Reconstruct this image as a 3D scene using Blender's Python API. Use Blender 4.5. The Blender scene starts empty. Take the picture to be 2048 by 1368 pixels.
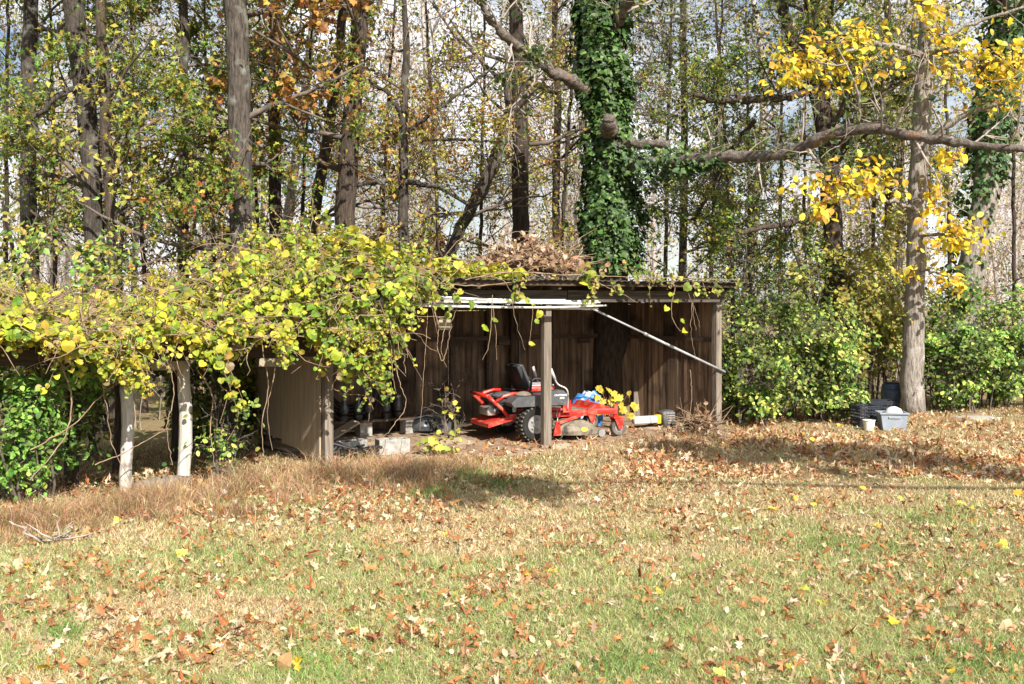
import bpy, bmesh, math, random
import numpy as np
from mathutils import Vector, Matrix
R = math.radians
rng = np.random.default_rng(11)
random.seed(5)
SC = bpy.context.scene
COL = SC.collection

# ------------------------------------------------------------------ camera, sky, sun, exposure
CAM_Z, FOC, HOR = 1.9, 2000.0, 603.0            # eye height (m), focal length and horizon row for a 2048 px wide picture
cam_d = bpy.data.cameras.new('camera'); cam = bpy.data.objects.new('camera', cam_d); COL.objects.link(cam)
cam.location = (0, 0, CAM_Z); cam.rotation_euler = (R(90), 0, 0)
cam_d.sensor_width = 36; cam_d.lens = FOC / 2048 * 36
cam_d.shift_y = (HOR - 684) / 2048
cam_d.clip_start = 0.1; cam_d.clip_end = 2000
SC.camera = cam
SUN_AZ, SUN_EL = 26.0, 37.0                     # degrees right of straight behind the camera, above the horizon
world = bpy.data.worlds.new('World'); SC.world = world; world.use_nodes = True
wn, wl = world.node_tree.nodes, world.node_tree.links
wn.clear()
w_out = wn.new('ShaderNodeOutputWorld'); w_bg = wn.new('ShaderNodeBackground')
w_sky = wn.new('ShaderNodeTexSky'); w_sky.sky_type = 'NISHITA'; w_sky.sun_disc = False
w_sky.sun_elevation = R(SUN_EL); w_sky.sun_rotation = R(180 - SUN_AZ)
w_co = wn.new('ShaderNodeTexCoord'); w_map = wn.new('ShaderNodeMapping'); w_map.inputs['Scale'].default_value = (1, 1, 2.4)
w_noise = wn.new('ShaderNodeTexNoise'); w_noise.inputs['Scale'].default_value = 3.2; w_noise.inputs['Detail'].default_value = 7; w_noise.inputs['Roughness'].default_value = 0.55
w_ramp = wn.new('ShaderNodeValToRGB'); w_ramp.color_ramp.elements[0].position = 0.38; w_ramp.color_ramp.elements[1].position = 0.55
w_mix = wn.new('ShaderNodeMixRGB'); w_mix.inputs['Color2'].default_value = (11.0, 11.3, 11.8, 1)
wl.new(w_co.outputs['Generated'], w_map.inputs['Vector']); wl.new(w_map.outputs['Vector'], w_noise.inputs['Vector'])
wl.new(w_noise.outputs['Fac'], w_ramp.inputs['Fac']); wl.new(w_ramp.outputs['Color'], w_mix.inputs['Fac'])
wl.new(w_sky.outputs['Color'], w_mix.inputs['Color1']); wl.new(w_mix.outputs['Color'], w_bg.inputs['Color'])
w_bg.inputs['Strength'].default_value = 0.062
wl.new(w_bg.outputs['Background'], w_out.inputs['Surface'])
sun_d = bpy.data.lights.new('sun', 'SUN'); sun_d.energy = 5.0; sun_d.angle = R(0.53); sun_d.color = (1.0, 0.95, 0.87)
sun = bpy.data.objects.new('sun', sun_d); COL.objects.link(sun)
sv = Vector((math.sin(R(SUN_AZ)) * math.cos(R(SUN_EL)), -math.cos(R(SUN_AZ)) * math.cos(R(SUN_EL)), math.sin(R(SUN_EL))))
sun.rotation_euler = sv.to_track_quat('Z', 'Y').to_euler(); sun.location = (6, -10, 14)
SC.view_settings.view_transform = 'Standard'; SC.view_settings.look = 'None'
SC.view_settings.exposure = 0.95; SC.view_settings.gamma = 1.0

# ------------------------------------------------------------------ helpers
def px(x, y, Z):                                # a photo pixel at distance Z
    return np.array([(x - 1024) / FOC * Z, Z, CAM_Z - (y - HOR) / FOC * Z])
def gh(x, y):                                   # height of the ground
    x = np.asarray(x, float); y = np.asarray(y, float)
    s = np.clip((-2.6 - x) / 2.5, 0, 1)
    return -0.10 * s * s * (3 - 2 * s) + 0.018 * np.sin(x * 1.3 + 0.6 * y) * np.sin(y * 0.9 - 0.4 * x)
def ground_px(x, y):                            # where a pixel's ray meets flat ground
    Z = CAM_Z * FOC / (y - HOR); return np.array([(x - 1024) / FOC * Z, Z, 0.0])
CT, ST = math.cos(R(33)), math.sin(R(33)); SX, SY = -2.1, 11.4
def S(t, d, z=0.0):                             # the shed's own axes: t along its front, d into its depth
    return np.array([SX + CT * t - ST * d, SY + ST * t + CT * d, z])
def t_of(pxx, d):
    k = (pxx - 1024) / FOC
    return (k * (SY + CT * d) - SX + ST * d) / (CT - ST * k)

def attach(o, parent, label=None):
    COL.objects.link(o)
    if parent is not None: o.parent = parent
    if label: o['label'] = label
    return o
def tag(o, label=None, cat=None, group=None, kind=None):
    if label: o['label'] = label
    if cat: o['category'] = cat
    if group: o['group'] = group
    if kind: o['kind'] = kind
    return o
def thing(name, label, cat, loc=(0, 0, 0), rz=0.0, group=None):
    o = bpy.data.objects.new(name, None); COL.objects.link(o); o.empty_display_size = 0.1
    o.location = [float(c) for c in loc]; o.rotation_euler = (0, 0, rz)
    return tag(o, label, cat, group)

def np_mesh(name, V, F, cols=None, smooth=False):
    """V (n,3); F list of int arrays, each (m,k)"""
    me = bpy.data.meshes.new(name)
    V = np.ascontiguousarray(V, dtype=np.float32)
    F = [np.asarray(f, dtype=np.int32) for f in F if len(f)]
    me.vertices.add(len(V)); me.vertices.foreach_set('co', V.ravel())
    loops = np.concatenate([f.ravel() for f in F]); tot = np.concatenate([np.full(len(f), f.shape[1], np.int32) for f in F])
    st = np.concatenate([[0], np.cumsum(tot)[:-1]]).astype(np.int32)
    me.loops.add(len(loops)); me.loops.foreach_set('vertex_index', loops)
    me.polygons.add(len(tot)); me.polygons.foreach_set('loop_start', st)
    me.polygons.foreach_set('use_smooth', np.full(len(tot), smooth, bool))
    if cols is not None:
        a = me.attributes.new('Col', 'FLOAT_COLOR', 'POINT')
        c = np.ones((len(V), 4), np.float32); c[:, :3] = cols; a.data.foreach_set('color', c.ravel())
    me.update(calc_edges=True)
    return me
def mesh_obj(name, me, mat, parent=None, **kw):
    o = bpy.data.objects.new(name, me); me.materials.clear(); me.materials.append(mat)
    COL.objects.link(o)
    if parent is not None: o.parent = parent
    return tag(o, **kw)

class Tubes:
    def __init__(s): s.V = []; s.F = []; s.n = 0
    def add(s, P, r, k=6, cap=True, wob=0.0):
        P = np.asarray(P, float); m = len(P)
        r = np.broadcast_to(np.asarray(r, float), (m,))
        T = np.gradient(P, axis=0); T /= np.linalg.norm(T, axis=1)[:, None] + 1e-9
        up = np.array([0., 0, 1]) if abs(T[:, 2].mean()) < 0.8 else np.array([1., 0, 0])
        A = np.cross(T, up); A /= np.linalg.norm(A, axis=1)[:, None] + 1e-9
        B = np.cross(T, A)
        a = np.arange(k) * 2 * np.pi / k
        rr = r[:, None] * np.ones(k)
        if wob: rr = rr * (1 + rng.normal(0, wob, (m, k)))
        V = P[:, None, :] + rr[..., None] * (np.cos(a)[None, :, None] * A[:, None, :] + np.sin(a)[None, :, None] * B[:, None, :])
        s.V.append(V.reshape(-1, 3))
        i = np.arange(m - 1)[:, None] * k; j = np.arange(k)[None, :]; j2 = (j + 1) % k
        b0 = s.n
        s.F.append(np.stack([i + j, i + j2, i + k + j2, i + k + j], -1).reshape(-1, 4) + b0)
        s.n += m * k
        if cap:
            for e in (0, m - 1):
                s.V.append(P[e:e + 1]); c = s.n; s.n += 1; q = b0 + e * k + np.arange(k); q2 = b0 + e * k + (np.arange(k) + 1) % k
                s.F.append(np.stack([np.full(k, c), q2, q] if e == 0 else [np.full(k, c), q, q2], -1))
        return s
    def mesh(s, name='tubes', smooth=True):
        f4 = [f for f in s.F if f.shape[1] == 4]; f3 = [f for f in s.F if f.shape[1] == 3]
        return np_mesh(name, np.concatenate(s.V), ([np.concatenate(f4)] if f4 else []) + ([np.concatenate(f3)] if f3 else []), None, smooth)
    def obj(s, name, mat, parent=None, **kw): return mesh_obj(name, s.mesh(name), mat, parent, **kw)

class Bx:                                       # boxes, discs, prisms gathered into one part
    def __init__(s): s.bm = bmesh.new()
    def box(s, x0, x1, y0, y1, z0, z1, M=None, bev=0.0):
        r = bmesh.ops.create_cube(s.bm, size=1); vs = r['verts']
        for v in vs: v.co = Vector((x0 + (v.co.x + .5) * (x1 - x0), y0 + (v.co.y + .5) * (y1 - y0), z0 + (v.co.z + .5) * (z1 - z0)))
        if bev:
            es = list({e for v in vs for e in v.link_edges})
            g = bmesh.ops.bevel(s.bm, geom=es, offset=bev, segments=2, affect='EDGES', profile=.5); vs = list({v for f in g['faces'] for v in f.verts} | {v for v in vs if v.is_valid})
        if M is not None: bmesh.ops.transform(s.bm, matrix=M, verts=vs)
        return s
    def cyl(s, c, axis, r0, r1, L, n=20, bev=0):
        ax = Vector(axis).normalized(); q = ax.to_track_quat('Z', 'Y').to_matrix().to_4x4()
        r = bmesh.ops.create_cone(s.bm, segments=n, radius1=r0, radius2=r1, depth=L, cap_ends=True)
        bmesh.ops.transform(s.bm, matrix=Matrix.Translation(c) @ q, verts=r['verts']); return s
    def lathe(s, prof, c=(0, 0, 0), axis=(0, 0, 1), n=24, M=None, ring=False):
        ax = Vector(axis).normalized(); q = Matrix.Translation(c) @ ax.to_track_quat('Z', 'Y').to_matrix().to_4x4()
        if M is not None: q = M @ q
        rings = [[s.bm.verts.new(q @ Vector((r * math.cos(2 * math.pi * i / n), r * math.sin(2 * math.pi * i / n), z))) for i in range(n)] for r, z in prof]
        for a, b in zip(rings, rings[1:]):
            for i in range(n): s.bm.faces.new((a[i], a[(i + 1) % n], b[(i + 1) % n], b[i]))
        if ring:
            for i in range(n): s.bm.faces.new((rings[-1][i], rings[-1][(i + 1) % n], rings[0][(i + 1) % n], rings[0][i]))
        else:
          for rg in (rings[0][::-1], rings[-1]):
            s.bm.faces.new(rg)
        return s
    def prism(s, poly, y0, y1, M=None):         # outline in x,z extruded along y
        a = [s.bm.verts.new((x, y0, z)) for x, z in poly]; b = [s.bm.verts.new((x, y1, z)) for x, z in poly]
        s.bm.faces.new(a); s.bm.faces.new(b[::-1]); n = len(poly)
        for i in range(n): s.bm.faces.new((a[i], b[i], b[(i + 1) % n], a[(i + 1) % n]))
        if M is not None: bmesh.ops.transform(s.bm, matrix=M, verts=a + b)
        return s
    def obj(s, name, mat, parent=None, smooth=False, **kw):
        bmesh.ops.recalc_face_normals(s.bm, faces=s.bm.faces)
        me = bpy.data.meshes.new(name); s.bm.to_mesh(me); s.bm.free()
        if smooth:
            me.polygons.foreach_set('use_smooth', np.ones(len(me.polygons), bool)); me.set_sharp_from_angle(angle=R(35))
        return mesh_obj(name, me, mat, parent, **kw)

# leaf templates: x across, y along, z normal ------------------------------------------------
def fan(outline, cup=0.12, fold=0.15):
    o = np.array(outline, float); V = np.zeros((len(o) + 1, 3)); V[0] = (0, 0.42, 0); V[1:, :2] = o
    V[:, 2] = fold * np.abs(V[:, 0]) - cup * (V[:, 1] - .4) ** 2 * 2
    k = len(o); F = np.array([[0, i + 1, (i + 1) % k + 1] for i in range(k)]); return V, F
T_DIA = (np.array([[0, 0, 0], [.33, .45, .10], [0, 1, -.08], [-.33, .45, .10]]), np.array([[0, 1, 2], [0, 2, 3]]))
T_OVAL = fan([(0, 0), (.22, .15), (.33, .45), (.22, .8), (0, 1), (-.22, .8), (-.33, .45), (-.22, .15)])
T_ROUND = fan([(0, .1), (.2, -.03), (.45, .12), (.53, .45), (.36, .8), (0, 1.02), (-.36, .8), (-.53, .45), (-.45, .12), (-.2, -.03)], .2, .18)
T_OAK = fan([(x * .72, y) for x, y in [(0, 0), (.07, .16), (.3, .2), (.12, .34), (.42, .5), (.16, .6), (.3, .82), (.07, .8), (0, 1), (-.07, .8), (-.3, .84), (-.15, .6), (-.44, .52), (-.12, .36), (-.28, .2), (-.07, .16)]], .45, .30)
T_MAPLE = fan([(0, 0), (.3, -.06), (.36, .12), (.55, .3), (.40, .46), (.42, .72), (.24, .70), (0, 1), (-.24, .70), (-.42, .72), (-.40, .46), (-.55, .3), (-.36, .12), (-.3, -.06)], .15, .12)
T_IVY = fan([(0, 0), (.3, .02), (.5, .3), (.25, .5), (0, 1), (-.25, .5), (-.5, .3), (-.3, .02)], .15, .1)
def frames(N, nz=None, spread=1.0, down=0.0):
    """random leaf frames; nz = preferred normal"""
    n = rng.normal(size=(N, 3)) * spread
    if nz is not None: n = n + np.asarray(nz)
    n /= np.linalg.norm(n, axis=1)[:, None] + 1e-9
    y = rng.normal(size=(N, 3)); y[:, 2] -= down
    y -= (y * n).sum(1)[:, None] * n; y /= np.linalg.norm(y, axis=1)[:, None] + 1e-9
    x = np.cross(y, n); return np.stack([x, y, n], 1)          # rows
def leaf_mesh(name, T, P, Fr, size, cols, curl=0.0):
    V, F = T; N = len(P); k = len(V)
    TV = np.repeat(V[None], N, 0).copy()
    if curl: TV[:, :, 2] *= rng.uniform(1 - curl, 1 + 2.5 * curl, N)[:, None] * rng.choice([1, 1, -1], N)[:, None]
    W = np.einsum('nki,nij->nkj', TV, Fr) * np.asarray(size).reshape(-1, 1, 1) + P[:, None, :]
    FF = (F[None] + (np.arange(N) * k)[:, None, None]).reshape(-1, F.shape[1])
    C = np.repeat(cols, k, 0)
    return np_mesh(name, W.reshape(-1, 3), [FF], C)
def pal(N, colors, w=None, jit=0.18):
    c = np.array(colors, float); i = rng.choice(len(c), N, p=None if w is None else np.array(w) / np.sum(w))
    return np.clip(c[i] * rng.lognormal(0, jit, (N, 1)) * rng.lognormal(0, jit * .35, (N, 3)), 0.003, 0.85)

# ------------------------------------------------------------------ materials
MATS = {}
def nmat(name):
    m = bpy.data.materials.new(name); m.use_nodes = True; n = m.node_tree.nodes; l = m.node_tree.links
    MATS[name] = m; return m, n, l, n['Principled BSDF']
def pm(name, c1, c2, scale=6, rough=.8, bump=.3, stretch=(1, 1, 1), detail=6, rnd=0.0, metal=0, c3=None, c3scale=2, c3lo=.55, c3hi=.65, spec=.3, dist=.02):
    m, n, l, b = nmat(name)
    co = n.new('ShaderNodeTexCoord'); mp = n.new('ShaderNodeMapping'); mp.inputs['Scale'].default_value = stretch
    oi = n.new('ShaderNodeObjectInfo')
    off = n.new('ShaderNodeVectorMath'); off.operation = 'SCALE'; cmb = n.new('ShaderNodeCombineXYZ')
    for i in range(3): l.new(oi.outputs['Random'], cmb.inputs[i])
    l.new(cmb.outputs[0], off.inputs[0]); off.inputs['Scale'].default_value = 37
    ad = n.new('ShaderNodeVectorMath'); l.new(co.outputs['Object'], ad.inputs[0]); l.new(off.outputs[0], ad.inputs[1])
    l.new(ad.outputs[0], mp.inputs['Vector'])
    nz = n.new('ShaderNodeTexNoise'); nz.inputs['Scale'].default_value = scale; nz.inputs['Detail'].default_value = detail; nz.inputs['Roughness'].default_value = .65
    l.new(mp.outputs[0], nz.inputs['Vector'])
    rp = n.new('ShaderNodeValToRGB'); rp.color_ramp.elements[0].position = .33; rp.color_ramp.elements[1].position = .68
    rp.color_ramp.elements[0].color = (*c1, 1); rp.color_ramp.elements[1].color = (*c2, 1)
    l.new(nz.outputs['Fac'], rp.inputs['Fac']); out = rp.outputs['Color']
    if c3:
        n3 = n.new('ShaderNodeTexNoise'); n3.inputs['Scale'].default_value = c3scale; n3.inputs['Detail'].default_value = 5
        l.new(ad.outputs[0], n3.inputs['Vector'])
        r3 = n.new('ShaderNodeValToRGB'); r3.color_ramp.elements[0].position = c3lo; r3.color_ramp.elements[1].position = c3hi
        l.new(n3.outputs['Fac'], r3.inputs['Fac'])
        mx = n.new('ShaderNodeMixRGB'); l.new(r3.outputs['Color'], mx.inputs['Fac']); l.new(out, mx.inputs['Color1']); mx.inputs['Color2'].default_value = (*c3, 1); out = mx.outputs['Color']
    if rnd:
        mr = n.new('ShaderNodeMapRange'); mr.inputs['To Min'].default_value = 1 - rnd; mr.inputs['To Max'].default_value = 1 + rnd
        l.new(oi.outputs['Random'], mr.inputs['Value'])
        hs = n.new('ShaderNodeHueSaturation'); l.new(out, hs.inputs['Color']); l.new(mr.outputs[0], hs.inputs['Value']); out = hs.outputs['Color']
    l.new(out, b.inputs['Base Color']); b.inputs['Roughness'].default_value = rough; b.inputs['Metallic'].default_value = metal
    b.inputs['Specular IOR Level'].default_value = spec
    if bump:
        bp = n.new('ShaderNodeBump'); bp.inputs['Strength'].default_value = bump; bp.inputs['Distance'].default_value = dist
        l.new(nz.outputs['Fac'], bp.inputs['Height']); l.new(bp.outputs[0], b.inputs['Normal'])
    return m
def leafmat(name, trans=.35, rough=.5, spec=.35, gain=1.0):
    m, n, l, b = nmat(name)
    at = n.new('ShaderNodeAttribute'); at.attribute_name = 'Col'
    b.inputs['Roughness'].default_value = rough; b.inputs['Specular IOR Level'].default_value = spec
    l.new(at.outputs['Color'], b.inputs['Base Color'])
    tr = n.new('ShaderNodeBsdfTranslucent'); mx = n.new('ShaderNodeMixShader'); mx.inputs['Fac'].default_value = trans
    l.new(at.outputs['Color'], tr.inputs['Color']); l.new(b.outputs[0], mx.inputs[1]); l.new(tr.outputs[0], mx.inputs[2])
    l.new(mx.outputs[0], n['Material Output'].inputs['Surface']); return m
def rndleaf(name, cols, trans=.35, rough=.5):   # colour picked per object, with veins of noise
    m, n, l, b = nmat(name)
    oi = n.new('ShaderNodeObjectInfo'); rp = n.new('ShaderNodeValToRGB'); e = rp.color_ramp.elements
    while len(e) < len(cols): e.new(0.5)
    for i, c in enumerate(cols): e[i].position = i / (len(cols) - 1); e[i].color = (*c, 1)
    l.new(oi.outputs['Random'], rp.inputs['Fac'])
    co = n.new('ShaderNodeTexCoord'); nz = n.new('ShaderNodeTexNoise'); nz.inputs['Scale'].default_value = 4; nz.inputs['Detail'].default_value = 5
    l.new(co.outputs['Object'], nz.inputs['Vector'])
    mr = n.new('ShaderNodeMapRange'); mr.inputs['From Min'].default_value = .3; mr.inputs['From Max'].default_value = .7; mr.inputs['To Min'].default_value = .7; mr.inputs['To Max'].default_value = 1.2
    l.new(nz.outputs['Fac'], mr.inputs['Value'])
    hs = n.new('ShaderNodeHueSaturation'); l.new(rp.outputs['Color'], hs.inputs['Color']); l.new(mr.outputs[0], hs.inputs['Value'])
    b.inputs['Roughness'].default_value = rough; b.inputs['Specular IOR Level'].default_value = .3
    l.new(hs.outputs['Color'], b.inputs['Base Color'])
    tr = n.new('ShaderNodeBsdfTranslucent'); mx = n.new('ShaderNodeMixShader'); mx.inputs['Fac'].default_value = trans
    l.new(hs.outputs['Color'], tr.inputs['Color']); l.new(b.outputs[0], mx.inputs[1]); l.new(tr.outputs[0], mx.inputs[2])
    l.new(mx.outputs[0], n['Material Output'].inputs['Surface']); return m

V3 = (14, 14, 0.9); H3 = (0.9, 14, 14)
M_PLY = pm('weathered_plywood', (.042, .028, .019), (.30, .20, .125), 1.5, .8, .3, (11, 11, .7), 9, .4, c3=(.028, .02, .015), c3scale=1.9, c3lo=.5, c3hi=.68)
M_BOARD = pm('dark_boards', (.04, .026, .018), (.15, .10, .066), 2, .85, .3, V3, 8, .35, c3=(.03, .02, .016), c3scale=2.5)
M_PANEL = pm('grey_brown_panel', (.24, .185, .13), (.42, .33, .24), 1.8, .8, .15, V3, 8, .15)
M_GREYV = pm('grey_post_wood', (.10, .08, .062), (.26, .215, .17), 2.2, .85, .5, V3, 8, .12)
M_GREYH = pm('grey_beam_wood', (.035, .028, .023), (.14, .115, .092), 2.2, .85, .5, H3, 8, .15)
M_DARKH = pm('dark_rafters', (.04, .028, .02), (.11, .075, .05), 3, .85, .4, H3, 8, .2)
M_WHITEPOST = pm('bleached_post', (.33, .30, .26), (.62, .58, .52), 2.4, .85, .6, V3, 8, .05, c3=(.2, .17, .14), c3scale=5, c3lo=.6, c3hi=.7)  # darker patches put vine-leaf shadows into the colour
M_ROOF = pm('old_roof_sheet', (.05, .04, .033), (.14, .11, .09), 5, .9, .4, (1, 1, 1), 6, .2)
M_PVC = pm('weathered_white_pipe', (.55, .54, .50), (.80, .79, .76), 6, .45, .05, (1, 1, 1), 5, .08, c3=(.2, .17, .13), c3scale=16, c3lo=.62, c3hi=.70)
M_GPIPE = pm('grey_pipe', (.28, .285, .29), (.44, .445, .45), 8, .4, .03)
M_BLACKP = pm('black_plastic', (.012, .012, .013), (.035, .035, .037), 9, .5, .05)
M_RUBBER = pm('dusty_rubber', (.010, .010, .010), (.028, .026, .023), 12, .85, .2)
M_TYREDUST = pm('dusty_tyre_tread', (.06, .054, .045), (.17, .15, .125), 14, .9, .3)
M_RED = pm('red_paint', (.50, .018, .012), (.62, .035, .022), 9, .35, .02, spec=.5, c3=(.30, .15, .10), c3scale=9, c3lo=.48, c3hi=.72)
M_GREYPL = pm('dark_grey_fender_plastic', (.06, .062, .066), (.10, .102, .105), 10, .5, .05, c3=(.19, .17, .14), c3scale=8, c3lo=.56, c3hi=.74)
M_SEATG = pm('grey_vinyl', (.36, .36, .37), (.48, .48, .48), 12, .5, .05)
M_METAL = pm('dull_steel', (.30, .29, .28), (.48, .47, .45), 12, .45, .05, metal=.6)
M_DECK = pm('dirty_deck', (.13, .105, .075), (.27, .23, .17), 9, .85, .3, c3=(.06, .055, .05), c3scale=7)
M_YELL = pm('yellow_sticker', (.62, .40, .02), (.70, .48, .04), 20, .5, 0)
M_WHITE = pm('white_print', (.72, .72, .72), (.8, .8, .8), 20, .5, 0)
M_CONC = pm('concrete', (.22, .21, .19), (.42, .40, .36), 14, .95, .5)
M_TUB = pm('blue_grey_tote', (.20, .225, .26), (.29, .32, .36), 5, .45, .05, c3=(.36, .34, .30), c3scale=5, c3lo=.6, c3hi=.8)
M_CRATE = pm('black_crate', (.016, .018, .024), (.04, .043, .055), 9, .45, .05)
M_IVORY = pm('ivory_plastic', (.62, .58, .46), (.76, .72, .60), 8, .5, .05)
M_BAGW = pm('white_bag', (.66, .66, .66), (.8, .8, .8), 5, .5, .2)
M_BLUE = pm('blue_tarp', (.02, .12, .42), (.10, .30, .62), 5, .4, .5, c3=(.55, .66, .78), c3scale=6, c3lo=.5, c3hi=.62)
M_TAN = pm('tan_metal_box', (.26, .22, .15), (.38, .33, .24), 8, .6, .1)
M_GLASSJ = pm('dusty_dark_glass', (.03, .035, .04), (.10, .11, .12), 10, .25, .05, spec=.6)
M_STEM = pm('vine_stem', (.16, .10, .06), (.36, .26, .17), 9, .85, .3)
M_TWIG = pm('pale_twig', (.20, .16, .13), (.42, .36, .31), 5, .9, .2)
M_DTWIG = pm('dark_twig', (.06, .047, .038), (.17, .135, .11), 5, .9, .2)
BV = (9, 9, 1.6)
M_BARK = pm('oak_bark', (.018, .015, .012), (.12, .098, .08), 3.2, .95, 1.0, BV, 9, .25, c3=(.19, .19, .16), c3scale=3, c3lo=.56, c3hi=.68, dist=.05)
M_BARKB = pm('brown_bark', (.02, .015, .011), (.11, .08, .06), 3.2, .95, 1.0, BV, 9, .25, dist=.05)
M_BARKL = pm('light_hickory_bark', (.12, .098, .08), (.42, .37, .32), 3.6, .95, 1.0, BV, 9, .05, c3=(.44, .41, .37), c3scale=3, c3lo=.6, c3hi=.7, dist=.05)
M_BARKR = pm('reddish_limb_bark', (.05, .04, .032), (.22, .18, .15), 3, .95, 1.0, (5, 5, 5), 9, .05, c3=(.20, .125, .085), c3scale=3.5, c3lo=.6, c3hi=.65, dist=.05)
M_LEAF = leafmat('leaf'); M_IVYL = leafmat('ivy_leaf', .1, .5, .35); M_DRY = leafmat('dry_leaf', .2, .8, .15)
M_GRASS = leafmat('grass_blades', .3, .6, .2)
M_VINELEAF = rndleaf('vine_leaf', [(.16, .27, .03), (.32, .40, .03), (.50, .48, .04), (.24, .34, .035), (.60, .52, .05), (.42, .45, .035), (.13, .23, .03)], .35)
M_HICK = rndleaf('hickory_leaf', [(.66, .38, .02), (.74, .52, .025), (.72, .57, .04), (.74, .50, .02), (.60, .55, .05)], .4)
M_MAPLEY = rndleaf('maple_leaf', [(.66, .50, .05), (.55, .48, .06), (.70, .56, .08)], .4)
M_FALLEN = rndleaf('fallen_leaf', [(.54, .40, .25), (.36, .14, .045), (.44, .27, .13), (.42, .17, .05), (.60, .47, .31), (.24, .10, .045), (.46, .22, .07)], .15, .7)
M_FALLY = rndleaf('fallen_yellow_leaf', [(.60, .42, .04), (.55, .34, .03), (.5, .5, .1)], .15, .7)
# ------------------------------------------------------------------ ground
def smooth_path(pts, n):
    pts = np.asarray(pts, float); u = np.concatenate([[0], np.cumsum(np.linalg.norm(np.diff(pts, axis=0), axis=1))]); u /= u[-1]
    q = np.linspace(0, 1, n); out = np.stack([np.interp(q, u, pts[:, i]) for i in range(pts.shape[1])], -1)
    for _ in range(2): out[1:-1] = .25 * out[:-2] + .5 * out[1:-1] + .25 * out[2:]
    return out
def axis(a, b, near0, near1, fine, coarse):
    v = [near0]
    while v[-1] < near1: v.append(v[-1] + fine)
    s = fine; hi = [v[-1]]
    while hi[-1] < b: s = min(s * 1.3, coarse); hi.append(hi[-1] + s)
    s = fine; lo = [v[0]]
    while lo[-1] > a: s = min(s * 1.3, coarse); lo.append(lo[-1] - s)
    return np.array(lo[:0:-1] + v + hi[1:])
gx = axis(-300, 300, -9, 10, .16, 30); gy = axis(-40, 500, 3, 19, .16, 30)
GX, GY = np.meshgrid(gx, gy)
GZ = gh(GX, GY) + np.where((np.abs(GX) < 12) & (GY < 22) & (GY > 2), rng.normal(0, .006, GX.shape), 0)
nx, ny = len(gx), len(gy); ii = (np.arange(ny - 1)[:, None] * nx + np.arange(nx - 1)[None, :]).ravel()
m, n, l, b = nmat('ground_soil')
co = n.new('ShaderNodeTexCoord')
def nz_(scale, det=6):
    z = n.new('ShaderNodeTexNoise'); z.inputs['Scale'].default_value = scale; z.inputs['Detail'].default_value = det; z.inputs['Roughness'].default_value = .65
    l.new(co.outputs['Object'], z.inputs['Vector']); return z
def rp_(src, *st):
    r = n.new('ShaderNodeValToRGB'); e = r.color_ramp.elements
    while len(e) < len(st): e.new(.5)
    for i, (p, c) in enumerate(st): e[i].position = p; e[i].color = (*c, 1)
    l.new(src.outputs['Fac'], r.inputs['Fac']); return r
za = nz_(38); zb = nz_(1.3); zc = nz_(140, 3)
ra = rp_(za, (.3, (.13, .085, .048)), (.5, (.30, .21, .12)), (.72, (.46, .34, .205)))
rb = rp_(zb, (.42, (0, 0, 0)), (.62, (1, 1, 1)))
rg = rp_(za, (.3, (.10, .10, .035)), (.55, (.24, .23, .09)), (.75, (.38, .33, .16)))
mx = n.new('ShaderNodeMixRGB'); l.new(rb.outputs[0], mx.inputs['Fac']); l.new(ra.outputs[0], mx.inputs['Color1']); l.new(rg.outputs[0], mx.inputs['Color2'])
l.new(mx.outputs[0], b.inputs['Base Color']); b.inputs['Roughness'].default_value = .95; b.inputs['Specular IOR Level'].default_value = .1
bp = n.new('ShaderNodeBump'); bp.inputs['Strength'].default_value = .7; bp.inputs['Distance'].default_value = .03
l.new(zc.outputs['Fac'], bp.inputs['Height']); l.new(bp.outputs[0], b.inputs['Normal'])
mesh_obj('ground', np_mesh('ground', np.stack([GX, GY, GZ], -1).reshape(-1, 3), [np.stack([ii, ii + 1, ii + nx + 1, ii + nx], -1)], None, True), m,
         label='leaf-strewn autumn lawn running back to the woods', kind='structure')

# ------------------------------------------------------------------ open shed
shed = thing('open_shed', 'weathered open-fronted wooden shed with vine-covered roof and mower inside', 'shed', S(0, 0), R(33))
L_, D_ = 6.1, 2.4
def board(name, mat, parent, x0, x1, y0, y1, z0, z1, jit=.006, tilt=0.0, label=None):
    bx = Bx(); bx.box(0, x1 - x0, 0, y1 - y0, 0, z1 - z0)
    for v in bx.bm.verts: v.co += Vector((random.uniform(-jit, jit), 0, random.uniform(-jit, jit)))
    o = bx.obj(name, mat, parent, label=label); o.location = (x0, y0, z0); o.rotation_euler = (0, tilt, 0); return o
for t, lab in ((0.0, None), (3.05, None), (6.1, None)):
    if t == 3.05:
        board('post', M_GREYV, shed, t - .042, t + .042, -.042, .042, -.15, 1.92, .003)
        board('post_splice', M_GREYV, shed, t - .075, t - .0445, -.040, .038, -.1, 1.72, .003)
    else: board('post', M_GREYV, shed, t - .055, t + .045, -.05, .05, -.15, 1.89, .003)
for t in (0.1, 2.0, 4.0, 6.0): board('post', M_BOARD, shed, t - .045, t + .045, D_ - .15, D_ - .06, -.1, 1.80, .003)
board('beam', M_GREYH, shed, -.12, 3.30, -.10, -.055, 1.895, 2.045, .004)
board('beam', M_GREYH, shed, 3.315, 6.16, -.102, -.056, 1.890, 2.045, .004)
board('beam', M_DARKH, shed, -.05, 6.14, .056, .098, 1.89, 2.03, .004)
for i in range(11):                              # rafters, front high, back low
    t = .02 + i * .606
    bx = Bx(); bx.prism([(-.29, 2.06), (-.29, 2.143), (2.62, 1.90), (2.62, 1.80)], -.02, .02, Matrix.Rotation(R(90), 4, 'Z'))
    bx.obj('rafter', M_DARKH, shed).location = (t, 0, 0)
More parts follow.
